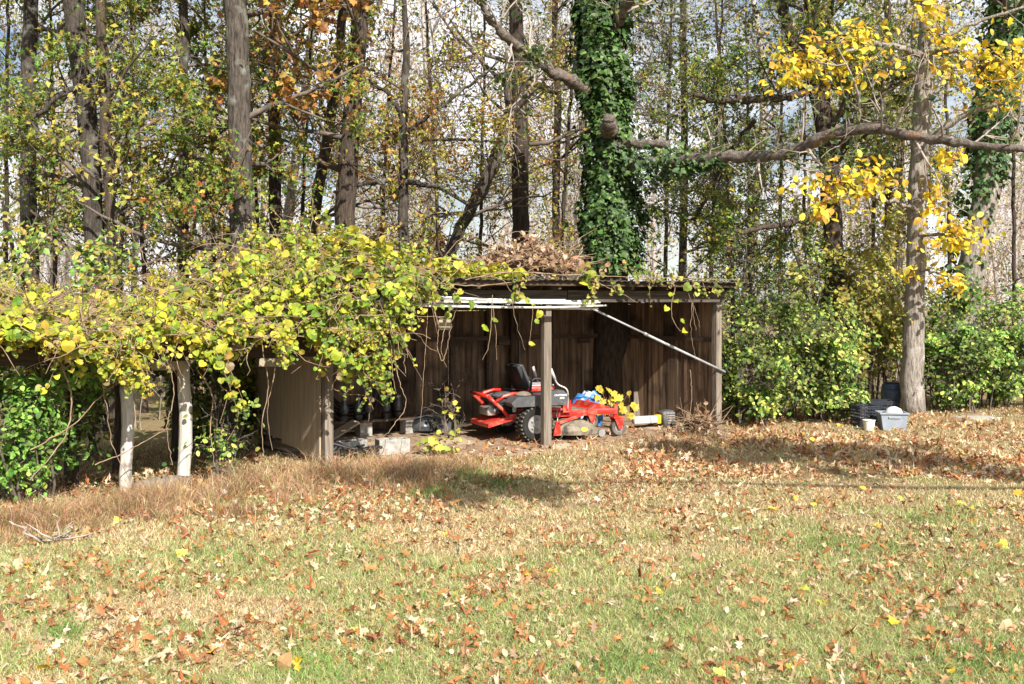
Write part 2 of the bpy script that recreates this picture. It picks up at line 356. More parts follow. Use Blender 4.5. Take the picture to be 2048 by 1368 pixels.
for i in range(7):                               # roof sheets, each overlapping the next
    x0 = -.25 + i * .955; z = .008 * (i % 2)
    bx = Bx(); xs = np.linspace(0, .99, 23); prof = [(x, .012 * math.sin(x / .99 * 2 * math.pi * 9)) for x in xs]
    th = .006; va = []
    for (yy, zz) in ((-.40, 2.168 + z), (2.72, 1.905 + z)):
        va.append([[bx.bm.verts.new((x, yy, zz + w + s_ * th)) for x, w in prof] for s_ in (0, 1)])
    for s_ in (0, 1):
        for k in range(len(prof) - 1): bx.bm.faces.new((va[0][s_][k], va[0][s_][k + 1], va[1][s_][k + 1], va[1][s_][k]))
    for e in (0, 1):
        for k in range(len(prof) - 1): bx.bm.faces.new((va[e][0][k], va[e][0][k + 1], va[e][1][k + 1], va[e][1][k]))
    bx.obj('roof_sheet', M_ROOF, shed).location = (x0, 0, 0)
board('fascia_board', M_DARKH, shed, -.2, 6.35, -.33, -.295, 2.10, 2.147, .004)
# back wall: plywood sheets with shadowed joints, battens and pale strips put in for light slits
edges = [t_of(x, D_) for x in (516, 590, 662, 745, 832, 898, 972, 1040, 1098, 1166, 1216)] + [L_ - .03]
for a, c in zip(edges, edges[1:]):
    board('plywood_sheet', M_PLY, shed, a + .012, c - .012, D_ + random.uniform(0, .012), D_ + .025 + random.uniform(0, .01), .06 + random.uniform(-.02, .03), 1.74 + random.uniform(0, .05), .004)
for x in (832, 1037, 1164): board('batten_light_strip', M_GREYV, shed, t_of(x, D_) - .016, t_of(x, D_) + .016, D_ - .035, D_ - .003, .25, 1.72, .003)  # right-hand pale strips stand in for daylight through wall gaps
for x in (900, 972, 1100): board('stud', M_DARKH, shed, t_of(x, D_) - .02, t_of(x, D_) + .022, D_ - .06, D_ - .004, 0, 1.76, .003)
board('girt', M_DARKH, shed, .05, L_ - .06, D_ - .095, D_ - .062, 1.31, 1.37, .003)
for x in (905, 1000, 1160): board('girt_block', M_DARKH, shed, t_of(x, D_) - .11, t_of(x, D_) + .11, D_ - .125, D_ - .098, 1.23, 1.31, .003)
board('sill', M_DARKH, shed, 0, L_, D_ - .07, D_ - .01, -.05, .055, .005)
board('top_plate', M_DARKH, shed, 0, L_, D_ - .06, D_ - .004, 1.77, 1.84, .004)
# right wall: upright boards of uneven width
ys = [.08, .42, .74, .86, 1.22, 1.55, 1.66, 2.02, 2.36]
for a, c in zip(ys, ys[1:]):
    o = board('wall_board', M_BOARD if c - a < .2 else M_PLY, shed, 0, c - a - .012, 0, .022, .05, 2.05 - .09 * a, .004)
    o.rotation_euler = (0, 0, R(90)); o.location = (L_ + .035 + random.uniform(0, .012), a, .03)
board('wall_rail', M_DARKH, shed, L_ - .03, L_ + .012, .1, 2.3, 1.30, 1.36, .003)
# left wall: pale boards seen from outside
ys = [.06, .66, 1.27, 1.82, 2.38]
for i, (a, c) in enumerate(zip(ys, ys[1:])):
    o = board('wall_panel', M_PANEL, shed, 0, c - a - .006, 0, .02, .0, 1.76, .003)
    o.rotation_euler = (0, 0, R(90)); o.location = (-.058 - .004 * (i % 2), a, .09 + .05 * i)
for d in (.1, 1.2): board('panel_rail', M_DARKH, shed, -.05, -.01, d, d + 1.05, .62, .70, .003)
# dirt floor of the shed
fx, fy = np.meshgrid(np.linspace(-.05, 6.1, 60), np.linspace(-.35, 2.38, 30))
fz = .035 + rng.normal(0, .006, fx.shape) - .05 * np.clip((-.05 - fy) / .3, 0, 1)
M_DIRT = pm('packed_dirt', (.16, .105, .065), (.36, .25, .16), 9, .95, .4, c3=(.42, .33, .23), c3scale=1.4)
jj = (np.arange(29)[:, None] * 60 + np.arange(59)[None, :]).ravel()
o = mesh_obj('dirt_floor', np_mesh('dirt_floor', np.stack([fx, fy, fz], -1).reshape(-1, 3), [np.stack([jj, jj + 1, jj + 61, jj + 60], -1)], None, True), M_DIRT, label='packed bare dirt floor inside the shed', kind='structure')
o.location = S(0, 0); o.rotation_euler = (0, 0, R(33))

# ------------------------------------------------------------------ low lean-to beside the shed
lean = thing('lean_to', 'low vine-smothered lean-to on bleached posts beside the shed', 'lean-to', S(-2.9, 0, -.08), R(33))
def wpost(t, d, r, h, mat, lx=0, wob=.05, seg=14):
    z = np.linspace(-.15, h, seg); p = np.stack([t + 2.9 + lx * z + .012 * np.sin(z * 5 + t), d + .01 * np.cos(z * 4), z], -1)
    return Tubes().add(p, r * (1.06 - .08 * z / h), 9, wob=wob).obj('post', mat, lean)
wpost(-2.18, 0, .062, 1.42, M_WHITEPOST, -.01); wpost(-1.60, .02, .066, 1.42, M_WHITEPOST, .0)
wpost(-2.55, .9, .075, 1.4, M_BARKB); wpost(-2.0, 1.35, .045, 1.4, M_BARKB); wpost(-.75, 1.35, .06, 1.45, M_BARK, .08); wpost(-3.6, .3, .06, 1.4, M_BARKB); wpost(-3.4, 1.4, .07, 1.4, M_BARKB); wpost(-1.2, 1.9, .06, 1.4, M_BARKB)  # back posts take a dark bark colour to stand for shade
board('beam', M_DARKH, lean, -2.2, 2.75, -.095, -.045 - .03, 1.36, 1.52, .006)
board('beam', M_DARKH, lean, -2.2, 2.75, 1.40, 1.44, 1.36, 1.5, .006)
for i in range(9): board('rafter', M_DARKH, lean, -2.0 + i * .56, -1.95 + i * .56, -.35, 2.1, 1.525, 1.60, .004)
for i in range(8): board('roof_board', M_ROOF, lean, -2.25, 2.75, -.4 + i * .32, -.4 + i * .32 + .30, 1.605 + .003 * (i % 2), 1.63 + .003 * (i % 2), .006)
for x, y0 in ((.93, -.14), (2.05, -.14)): board('tin_scrap', M_TAN, lean, x, x + .32, y0, y0 + .012, 1.28, 1.37, .006, .05)

# ------------------------------------------------------------------ pipes under the eave
pipe_spec = [(652, 610, 1197, 602, .013), (700, 601, 1196, 617, .013), (660, 603, 1190, 608, .014), (850, 592, 1130, 600, .012), (640, 611, 1180, 618, .013), (900, 613, 1213, 611, .012), (760, 597, 1200, 605, .012)]
for i, (xa, ya, xb, yb, r) in enumerate(pipe_spec):
    dd = -.19 - .048 * (i % 3)
    P = []
    for f in np.linspace(0, 1, 9):
        x = xa + (xb - xa) * f; t = t_of(x, dd); p = S(t, dd); y = ya + (yb - ya) * f + 3 * math.sin(f * math.pi) * (1 if i % 2 else -.6)
        P.append((p[0], p[1], CAM_Z - (y - HOR) / FOC * p[1]))
    o = Tubes().add(np.array(P), r, 10).obj('plastic_pipe', M_PVC, None, label='long white plastic pipe in the bundle slung under the shed eave', cat='pipe', group='white pipes slung under the eave')
hz = thing('pipe_hanger', 'thin dark wire loops holding the white pipe bundle under the eave', 'wire', S(2.4, -.25, 1.8), 0)
for x in (735, 1000, 1180):
    t = t_of(x, -.24); a = np.linspace(0, 2 * math.pi, 17); c = S(2.4, -.25, 1.8)
    P = np.array([S(t, -.24 + .11 * math.cos(q), 1.875 + .075 * math.sin(q)) - c for q in a])
    Tubes().add(P, .004, 5).obj('wire_loop', M_BLACKP, hz)
    Tubes().add(np.array([S(t, -.15, 1.92) - c, S(t, -.101, 2.0) - c]), .004, 5).obj('wire_hook', M_BLACKP, hz)
pa = S(t_of(1184, -.16), -.16); pa[2] = CAM_Z - (617 - HOR) / FOC * pa[1]
pb = S(6.18, -.085); pb[2] = CAM_Z - (744 - HOR) / FOC * pb[1]
pole = thing('diagonal_pole', 'grey metal pole slanting from the pipe bundle down to the end post', 'pole', pb)
f1 = pa + (pb - pa) * .38
Tubes().add(np.array([pa - pb, f1 - pb]), .014, 10).obj('upper_tube', M_GPIPE, pole); Tubes().add(np.array([f1 - pb, 0 * pb]), .018, 10).obj('lower_tube', M_GPIPE, pole)
Tubes().add(np.array([f1 - pb - (pb - pa) * .012, f1 - pb + (pb - pa) * .012]), .024, 10).obj('coupling', M_METAL, pole)

# ------------------------------------------------------------------ things kept in the shed
def put(t, d, z=.035): return S(t, d, z)
# hanging black hose coil
coil = thing('hose_coil', 'coil of black hose hanging on the shed back wall', 'hose', S(t_of(700, 2.2), 2.2, .35), R(33))
for k in range(6):
    a = np.linspace(0, 2 * math.pi, 41); rx, rz = .33 + .02 * k + .01 * random.random(), .40 + .016 * k
    P = np.stack([rx * np.cos(a) + .02 * random.uniform(-1, 1), -.02 * k + .01 * np.sin(3 * a), .5 + rz * np.sin(a) - .03 * k], -1)
    Tubes().add(P, .014, 7, cap=False).obj('loop', M_BLACKP, coil)
# row of dusty glass lamps / jars on a low plank shelf
shelf = thing('plank_shelf', 'low plank shelf on blocks against the shed back wall', 'shelf', S(t_of(740, 2.05), 2.05, .03), R(33))
board('plank', M_DARKH, shelf, -.95, .75, -.11, .11, .20, .235, .004)
for x in (-.85, -.1, .6): board('support', M_CONC, shelf, x - .09, x + .09, -.09, .09, 0, .199, .004)
for i, x in enumerate((688, 716, 738, 772, 796)):
    t = t_of(x, 2.03); jr = thing('glass_lantern', 'dusty glass lantern with dark base in the row on the plank shelf', 'lantern', S(t, 2.03, .2655), R(33), 'lanterns in a row on the plank shelf')
    Bx().lathe([(.062, 0), (.07, .01), (.07, .075), (.05, .09)], n=16).obj('base', M_BLACKP, jr, True)
    Bx().lathe([(.045, .091), (.06, .12), (.066, .17), (.04, .24), (.034, .28)], n=16).obj('globe', M_GLASSJ, jr, True)
    Bx().lathe([(.036, .281), (.04, .29), (.04, .31), (.015, .33)], n=16).obj('cap', M_METAL, jr, True)
def cblock(t, d, rz, label, L=.39, Hh=.19, W=.19):
    o = thing('concrete_block', label, 'block', S(t, d, .03), R(33) + rz)
    bx = Bx(); bx.box(-L / 2, L / 2, -W / 2, -W / 2 + .035, 0, Hh, None, .004).box(-L / 2, L / 2, W / 2 - .035, W / 2, 0, Hh, None, .004)
    for x in (-L / 2, -.02, L / 2 - .035): bx.box(x, x + .035, -W / 2 + .033, W / 2 - .033, .002, Hh - .002)
    bx.obj('shell', M_CONC, o); return o
cblock(t_of(785, .38), .38, R(-8), 'pale concrete block lying at the front edge of the dirt floor')
cblock(t_of(700, .5), .5, R(15), 'dusty grey concrete block beside the pile of black hose')
g = thing('storage_tote', 'dark grey plastic tote against the back wall left of the mower', 'tote', S(t_of(885, 1.95), 1.95, .035), R(33))
Bx().prism([(-.15, 0), (.15, 0), (.19, .2), (-.19, .2)], -.14, .14).obj('body', M_GREYPL, g); Bx().box(-.21, .21, -.16, .16, .2, .235, None, .01).obj('lid', M_GREYPL, g, True)
bag = Bx(); bag.lathe([(.10, 0), (.17, .03), (.19, .10), (.15, .19), (.08, .24), (.03, .25)], n=14)
for v in bag.bm.verts: v.co += Vector((random.uniform(-1, 1), random.uniform(-1, 1), random.uniform(-.4, .4))) * .012
o = bag.obj('feed_sack', M_GLASSJ, None, True, label='slumped dark sack on the floor beside the dark grey tote', cat='sack'); o.location = S(t_of(848, 1.95), 1.95, .04)
# pile of black pipe in the front left corner
heap = thing('hose_pile', 'tangled pile of black hose just inside the front left post', 'hose', S(.38, .32, .05), R(33))
for k in range(9):
    a = np.linspace(0, 1, 14); y0 = random.uniform(-.25, .25)
    P = np.stack([-.30 + a * random.uniform(.55, .75), y0 + .07 * np.sin(a * 5 + k), .03 + .02 * k * (1 - .6 * a) + .02 * np.sin(a * 7 + k)], -1)
    Tubes().add(P, random.choice([.016, .02]), 7).obj('length', M_BLACKP, heap)
o = board('loose_plank', M_PANEL, None, 0, .62, 0, .14, 0, .025, .004, label=None); tag(o, 'short loose brown plank propped over the black hose pile', 'plank')
o.location = S(.20, .75, .10); o.rotation_euler = (R(14), R(-26), R(38))
o = board('leaning_board', M_GREYV, None, 0, .13, 0, .03, 0, 1.12, .004); tag(o, 'grey board leaning against the right-hand shed wall', 'board')
o.location = S(t_of(1268, 1.75), 1.75, .03); o.rotation_euler = (R(-9), R(8), R(33))
o = board('leaning_board', M_PLY, None, 0, .16, 0, .025, 0, 1.22, .004); tag(o, 'narrow dark brown board standing beside the leaning grey board', 'board')
o.location = S(t_of(1250, 1.9), 1.9, .03); o.rotation_euler = (R(-6), R(2), R(33))
# small tan box hung from the beam
tb = thing('tan_box', 'small tan metal box hanging from the eave among vine loops', 'box', S(t_of(886, .12), .12, 1.55), R(33))
Bx().box(-.085, .085, -.05, .05, 0, .14, None, .008).obj('body', M_TAN, tb, True); Bx().box(-.088, .088, -.053, .053, .141, .165, None, .006).obj('lid', M_TAN, tb, True)
Tubes().add(np.array([(0, 0, .16), (0, 0, .36)]), .004, 5).obj('wire', M_BLACKP, tb)
# blue-and-white bags behind the mower
bb = thing('tarp_bundle', 'bunched blue and white tarp standing behind the mower', 'tarp', S(t_of(1172, 1.35), 1.35, .035), R(33))
for nm, cx, w, h, mt in (('blue_fold', .12, .18, .50, M_BLUE), ('white_fold', -.08, .17, .47, M_BLUE), ('grey_fold', .03, .12, .50, M_SEATG)):
    q = Bx(); q.lathe([(w * .8, 0), (w, .1), (w * .95, h * .6), (w * .8, h * .85), (w * .3, h)], (cx, 0, 0), n=16)
    for v in q.bm.verts: v.co += Vector((random.uniform(-1, 1), random.uniform(-1, 1), random.uniform(-1, 1))) * .025
    q.obj(nm, mt, bb, True)
# power tool at the right: long dark shaft housing and a grey engine case
tool = thing('power_tool', 'grey and black power tool with yellow trim lying on the shed floor', 'power tool', S(t_of(1335, .55), .55, .04), R(24))
Bx().box(-.11, .09, -.10, .10, 0, .24, Matrix.Rotation(R(-8), 4, 'Y'), .03).obj('engine_case', M_GREYPL, tool, True)
q = Bx()
for k in range(5): q.box(-.075, .06, -.112, -.099, .05 + k * .036, .072 + k * .036)
q.obj('grille', M_METAL, tool)
Bx().box(-.60, -.15, -.05, .05, .06, .17, None, .02).obj('shaft_housing', M_SEATG, tool, True); Bx().box(-.21, -.14, -.055, .055, .05, .18, None, .01).obj('yellow_band', M_YELL, tool, True)
Bx().cyl((.02, -.13, .06), (0, 1, 0), .04, .04, .05).obj('starter_cap', M_BLACKP, tool, True)

# ------------------------------------------------------------------ zero-turn mower
mow = thing('zero_turn_mower', 'red zero-turn riding mower parked behind the middle shed post', 'mower', (.10, 13.757, .035), R(24)); mow.scale = (.96, .96, .96)
def tyre(name, c, r, w, parent, tread=True):
    q = Bx(); q.lathe([(r * .55, -w * .40), (r * .72, -w * .5), (r * .90, -w * .5), (r * .985, -w * .36), (r, 0), (r * .985, w * .36), (r * .90, w * .5), (r * .72, w * .5), (r * .55, w * .40)], c, (0, 1, 0), 36, ring=True)
    o = q.obj(name, M_RUBBER, parent, True)
    if tread:
        tb_ = Bx()
        for k in range(26):
            for s in (-1, 1):
                M = Matrix.Translation(c) @ Matrix.Rotation(2 * math.pi * (k + .5 * (s > 0)) / 26, 4, 'Y') @ Matrix.Rotation(R(22 * s), 4, 'Z') if False else Matrix.Translation(c) @ Matrix.Rotation(2 * math.pi * (k + .5 * (s > 0)) / 26, 4, 'Y')
                tb_.box(r * .94, r * 1.02, s * w * .08 if s > 0 else -w * .46, w * .46 if s > 0 else -w * .08, -.012, .012, M)
        tb_.obj('tread', M_TYREDUST, o)
    return o
for s in (-1, 1):
    wh = Bx().cyl((0, s * .5, .245), (0, 1, 0), .13, .13, .16, 28).obj('rear_wheel', M_METAL, mow, True)
    tyre('tyre', (0, s * .5, .245), .245, .24, wh)
    q = Bx(); q.cyl((0, s * .592, .245), (0, 1, 0), .05, .05, .03, 20)
    for k in range(5): q.cyl((.08 * math.cos(k * 1.257), s * .59, .245 + .08 * math.sin(k * 1.257)), (0, 1, 0), .014, .014, .03, 8)
    q.obj('hub', M_METAL, wh, True)
    cw = Bx().cyl((1.38, s * .42, .12), (0, 1, 0), .0655, .0655, .07, 18).obj('front_wheel', M_METAL, mow, True)
    tyre('tyre', (1.38, s * .42, .12), .12, .09, cw, False).data.materials[0] = M_TYREDUST
    q = Bx(); q.cyl((1.34, s * .42, .36), (0, 0, 1), .034, .034, .16, 16).cyl((1.34, s * .42, .445), (0, 0, 1), .02, .02, .02, 12)
    q.obj('caster_tube', M_RED, mow, True)
    q = Bx(); q.box(1.28, 1.45, s * .42 - .075, s * .42 + .075, .252, .278, None, .008)
    for e in (-1, 1): q.prism([(1.29, .25), (1.44, .25), (1.41, .10), (1.36, .10)], s * .42 + e * .068 - .007, s * .42 + e * .068 + .007)
    q.obj('caster_fork', M_RED, mow)
    q = Bx(); q.box(-.30, .98, s * .31 - .025, s * .31 + .025, .30, .375, None, .006); q.obj('frame_rail', M_RED, mow, True)
    q = Bx(); q.box(0, .43, -.03, .03, .315, .395, Matrix.Translation((.94, s * .31, 0)) @ Matrix.Rotation(s * R(18), 4, 'Z'), .006); q.obj('caster_arm', M_RED, mow, True)
    q = Bx(); q.prism([(-.36, .50), (-.40, .56), (-.30, .635), (.18, .645), (.24, .60), (.22, .52), (.05, .50)], s * .36 if s > 0 else -.62, .62 if s > 0 else s * .36)
    q.obj('fender', M_GREYPL, mow)
    q = Bx(); q.prism([(.205, .50), (.205, .70), (.40, .705), (.49, .63), (.46, .50)], .42 if s > 0 else -.60, .60 if s > 0 else -.42); cs = q.obj('console', M_GREYPL, mow)
    if s < 0:
        for txt, xx, zz, sz in (('CRAFTSMAN', .262, .628, .034), ('Z550', .345, .588, .034)):
            cu = bpy.data.curves.new('print', 'FONT'); cu.body = txt; cu.size = sz; cu.extrude = .001; cu.offset = .0006
            to = bpy.data.objects.new('tmp', cu); me = bpy.data.meshes.new_from_object(to); bpy.data.objects.remove(to)
            o = mesh_obj('lettering', me, M_WHITE, cs); o.rotation_euler = (R(90), 0, 0); o.location = (xx, -.603, zz)
    # steering lever
    P = smooth_path(np.array([(.57, s * .40, .40), (.58, s * .40, .58), (.575, s * .40, .69), (.55, s * .39, .725), (.48, s * .36, .735), (.44, s * .33, .76), (.37, s * .30, .95)]), 18)
    lv = Tubes().add(P, .0145, 8).obj('steering_lever', M_METAL, mow)
    Tubes().add(np.stack([P[-4], P[-1] + (P[-1] - P[-4]) * .35]), .023, 9).obj('grip', M_SEATG, lv)
    Bx().box(.50, .63, s * .34, s * .395, .37, .54, None, .01).obj('lever_bracket', M_RED, mow, True)
    # arm rest loop
    Tubes().add(np.array([(.06, s * .26, .68), (.07, s * .26, .82), (.12, s * .26, .85), (.24, s * .26, .845), (.30, s * .26, .80), (.31, s * .26, .74)]), .016, 8).obj('arm_rest', M_BLACKP, mow)
    # side tube from foot plate to seat frame and tail guard tubes
    Tubes().add(np.array([(.20, s * .37, .42), (.36, s * .37, .425), (.50, s * .36, .41), (.60, s * .34, .36)]), .025, 10).obj('side_tube', M_RED, mow)
    gd = Tubes().add(np.array([(-.12, s * .33, .655), (-.26, s * .34, .66), (-.40, s * .34, .625), (-.50, s * .33, .56)]), .024, 10).obj('guard_tube', M_RED, mow)
    Tubes().add(np.array([(-.61, s * .28, .63), (-.52, s * .31, .55), (-.40, s * .33, .44), (-.32, s * .33, .34)]), .026, 10).obj('guard_brace', M_RED, gd)
Tubes().add(np.array([(-.615, -.30, .635), (-.63, 0, .64), (-.615, .30, .635)]), .027, 10).obj('guard_crossbar', M_RED, mow)
q = Bx(); q.prism([(-.62, .20), (-.62, .25), (-.35, .335), (-.16, .36), (-.14, .31), (-.33, .27)], -.34, .34); q.obj('rear_bumper', M_RED, mow)
q = Bx(); q.box(-.44, -.10, -.19, .19, .36, .47, None, .02).cyl((-.26, 0, .53), (0, 0, 1), .15, .13, .12, 24).cyl((-.36, -.19, .46), (1, 0, 0), .05, .05, .14, 16)
for k in range(5): q.box(-.40, -.16, -.245, -.18, .385 + k * .022, .395 + k * .022)
eng = q.obj('engine', M_BLACKP, mow, True)
Bx().lathe([(.16, .585), (.17, .61), (.12, .65), (.04, .665)], (-.26, 0, 0), n=24).obj('blower_cover', M_GREYPL, eng, True)
Bx().box(-.22, -.16, -.262, -.247, .39, .47, None, .006).obj('filter_plate', M_WHITE, eng)
Bx().box(-.56, -.40, -.16, .16, .345, .46, None, .02).obj('muffler', M_METAL, eng, True)
q = Bx(); q.lathe([(.12, .646), (.115, .66), (.07, .685), (.02, .695)], (-.13, -.42, 0), n=18); q.obj('tank_cap', M_DECK, mow, True)
q = Bx(); q.box(.02, .46, -.24, .24, .66, .735, None, .03); st_ = q.obj('seat', M_RED, mow, True)
Bx().box(.04, .45, -.22, .22, .736, .76, None, .012).obj('cushion', M_SEATG, st_, True)
q = Bx(); q.box(-.05, .03, -.235, .235, .70, 1.09, Matrix.Translation((.07, 0, .7)) @ Matrix.Rotation(R(-24), 4, 'Y') @ Matrix.Translation((-.02, 0, -.7)), .039); bk = q.obj('backrest', M_BLACKP, mow, True)
q = Bx(); q.box(.032, .075, -.20, .20, .74, 1.07, Matrix.Translation((.07, 0, .7)) @ Matrix.Rotation(R(-24), 4, 'Y') @ Matrix.Translation((-.02, 0, -.7)), .015); q.obj('back_cushion', M_SEATG, bk, True)
q = Bx(); q.box(.0, .46, -.30, .30, .50, .655, None, .01); q.obj('seat_pan', M_BLACKP, mow)
q = Bx(); q.prism([(.58, .378), (.96, .378), (1.02, .40), (1.08, .47), (1.14, .465), (1.32, .40), (1.32, .33), (.58, .33)], -.28, .28); fp = q.obj('foot_plate', M_RED, mow)
Bx().box(-.05, .05, -.10, .10, .001, .004, Matrix.Translation((1.22, -.12, .437)) @ Matrix.Rotation(R(20), 4, 'Y')).obj('sticker', M_WHITE, fp)
Bx().box(.60, .93, -.26, .26, .379, .386).obj('grip_mat', M_DECK, fp)
# cutting deck
q = Bx()
prof = [(.28, .075), (.28, .16), (.36, .23), (.52, .275), (.74, .275), (.90, .21), (.99, .13), (.99, .075)]
q.prism(prof, -.60, .60)
for v in q.bm.verts:
    e = max(0, abs(v.co.y) - .3) / .3; v.co.x = .635 + (v.co.x - .635) * (1 - .12 * e)
dk = q.obj('cutting_deck', M_DECK, mow)
q = Bx(); q.lathe([(.30, .08), (.31, .14), (.27, .205), (.16, .25), (.04, .26)], (.62, -.42, 0), n=28); q.obj('deck_dome', M_DECK, dk, True)
q = Bx(); q.lathe([(.001, 0), (.055, .001), (.055, .004), (.001, .005)], (0, 0, 0), n=20, M=Matrix.Translation((.67, -.715, .155)) @ Matrix.Rotation(R(62), 4, 'X') @ Matrix.Scale(.55, 4, (0, 1, 0))); q.obj('oval_sticker', M_YELL, dk)
for s in (-1, 1):
    q = Bx(); q.box(0, .44, -.022, .022, -.02, .02, Matrix.Translation((.30, s * .60, .24)) @ Matrix.Rotation(R(-16), 4, 'Y'), .005); la = q.obj('lift_arm', M_RED, mow, True)
    Bx().prism([(.24, .08), (.32, .08), (.36, .11), (.335, .27), (.28, .27)], s * .61 - .012, s * .61 + .012).obj('deck_bracket', M_RED, mow)
    Tubes().add(np.array([(.31, s * .575, .22), (.33, s * .575, .33)]), .007, 6).obj('lift_bolt', M_METAL, la)
    gw = Bx().lathe([(.02, -.025), (.055, -.025), (.062, 0), (.055, .025), (.02, .025)], (1.06, s * .50, .065), (0, 1, 0), 18).obj('gauge_wheel', M_METAL, mow, True)
for x in (.20, .245): Tubes().add(np.array([(x + .20, -.39, .30), (x + .21, -.39, .42)]), .007, 6).obj('linkage_rod', M_METAL, mow)

# ------------------------------------------------------------------ tote, crates and bucket by the hickory
def W(x, y, Z, z=0.0): p = px(x, y, Z); return (p[0], Z, float(gh(p[0], Z)) + z)
tt = thing('plastic_tote', 'blue-grey open plastic tote with white bag inside beside hickory trunk', 'tote', W(1784, 0, 14.85, -.005), R(-6))
q = Bx(); o_ = [(-.185, 0), (.185, 0), (.225, .29), (.215, .29), (.176, .01), (-.176, .01), (-.215, .29), (-.225, .29)]
q.prism(o_, -.15, .15)
for s in (-1, 1): q.prism([(-.185, 0), (.185, 0), (.225, .29), (-.225, .29)], s * .155 - .005, s * .155 + .005)
q.obj('body', M_TUB, tt); tt.scale = (.86, .86, .86)
q = Bx(); q.box(-.245, .245, -.185, -.162, .27, .30, None, .004).box(-.245, .245, .162, .185, .27, .30, None, .004).box(-.247, -.224, -.165, .165, .272, .298).box(.224, .247, -.165, .165, .272, .298)
q.obj('rim', M_TUB, tt); Bx().box(-.10, .10, -.178, -.1605, .20, .235, None, .005).obj('handle_recess', M_TUB, tt)
q = Bx(); q.lathe([(.14, .012), (.16, .12), (.155, .25), (.12, .33), (.05, .37), (.01, .375)], (.03, 0, 0), n=18)
for v in q.bm.verts: v.co += Vector((random.uniform(-1, 1), random.uniform(-1, 1), random.uniform(-1, 1))) * .008
o = q.obj('white_bag', M_BAGW, None, True, label='round white bag sitting inside the blue-grey tote', cat='bag'); o.location = W(1784, 0, 14.85, .006); o.scale = (.86, .86, .86)
def crate(x, Z, rz, w, d, h, z, label):
    c = thing('plastic_crate', label, 'crate', W(x, 0, Z, z), rz); c.scale = (.82, .82, .82)
    for s in (-1, 1):
        for k in range(6):
            zz = h * (k + .3) / 6
            Bx().box(-w / 2, w / 2, s * d / 2 - .006, s * d / 2 + .006, zz, zz + h / 6 * .55).obj('slat', M_CRATE, c)
            Bx().box(s * w / 2 - .006, s * w / 2 + .006, -d / 2 + .007, d / 2 - .007, zz, zz + h / 6 * .55).obj('slat', M_CRATE, c)
        for k in range(7):
            xx = -w / 2 + w * (k + .5) / 7; Bx().box(xx - .008, xx + .008, s * (d / 2 + .0085) - .002, s * (d / 2 + .0085) + .002, 0, h).obj('rib', M_CRATE, c)
    Bx().box(-w / 2 + .007, w / 2 - .007, -d / 2 + .007, d / 2 - .007, 0, .012).obj('base', M_CRATE, c)
    q = Bx()
    for s in (-1, 1): q.box(-w / 2 - .014, w / 2 + .014, s * d / 2 - .013, s * d / 2 + .013, h, h + .025).box(s * w / 2 - .013, s * w / 2 + .013, -d / 2 + .014, d / 2 - .014, h + .001, h + .024)
    q.obj('rim', M_CRATE, c)
crate(1729, 15.25, R(12), .38, .34, .36, 0, 'black slatted crate standing behind the ivory bucket')
crate(1758, 15.6, R(-8), .42, .34, .40, 0, 'black slatted crate behind the blue-grey tote')
bk_ = Bx().lathe([(.07, 0), (.085, .14), (.092, .145), (.092, .155), (.078, .155), (.066, .012)], n=22).obj('small_bucket', M_IVORY, None, True, label='small ivory plastic bucket in front of the black crate', cat='bucket'); bk_.location = W(1738, 0, 14.75, 0)
br = thing('blue_barrel', 'dark blue plastic barrel behind the crates and hickory trunk', 'barrel', W(1786, 0, 17.6, 0))
Bx().lathe([(.23, 0), (.27, .05), (.27, .25), (.255, .27), (.27, .29), (.27, .55), (.255, .57), (.27, .59), (.24, .72), (.2, .74)], n=28).obj('body', M_TUB, br, True).data.materials[0] = pm('dark_blue_plastic', (.03, .045, .08), (.07, .10, .16), 6, .4, .05)
Bx().lathe([(.205, .741), (.205, .765), (.18, .77)], n=24).obj('lid', M_BLACKP, br, True); br.scale = (.75, .75, .62)
o = Bx().lathe([(.30, 0), (.34, .02), (.34, .05), (.30, .07)], n=30).obj('stepping_stone', M_CONC, None, True, label='flat round stone half sunk in leaves right of the hickory', cat='stone'); o.location = W(1948, 0, 16.2, -.02); o.scale = (1, .8, 1)
# pale log and dead branch at the left
lg = ground_px(322, 975)
P = np.array([(-.26, 0, .07), (-.1, .05, .10), (.1, .11, .11), (.30, .2, .09)])
o = Tubes().add(P, [.07, .09, .085, .05], 10, wob=.10).obj('fallen_log', M_GREYV, None, label='pale weathered log lying between the bleached lean-to posts', cat='log'); o.location = (lg[0], lg[1], float(gh(lg[0], lg[1])) - .03); o.rotation_euler = (0, 0, .35)
db = ground_px(100, 1075); o = thing('dead_branch', 'bleached dead branch lying in the brown weeds by the left bush', 'branch', (db[0], db[1], float(gh(db[0], db[1]))))
for k in range(9):
    a = random.uniform(-.6, 2.6); Lb = random.uniform(.12, .34); q0 = np.array([random.uniform(-.1, .15), random.uniform(-.1, .1), .02])
    P = np.array([q0 + np.array([math.cos(a) * Lb * f + .03 * random.uniform(-1, 1), .1 * f * random.uniform(-1, 1), math.sin(abs(a)) * Lb * f * .8 + .01]) for f in np.linspace(0, 1, 6)])
    Tubes().add(P, np.linspace(.010, .003, 6), 6).obj('twig', M_TWIG, o)
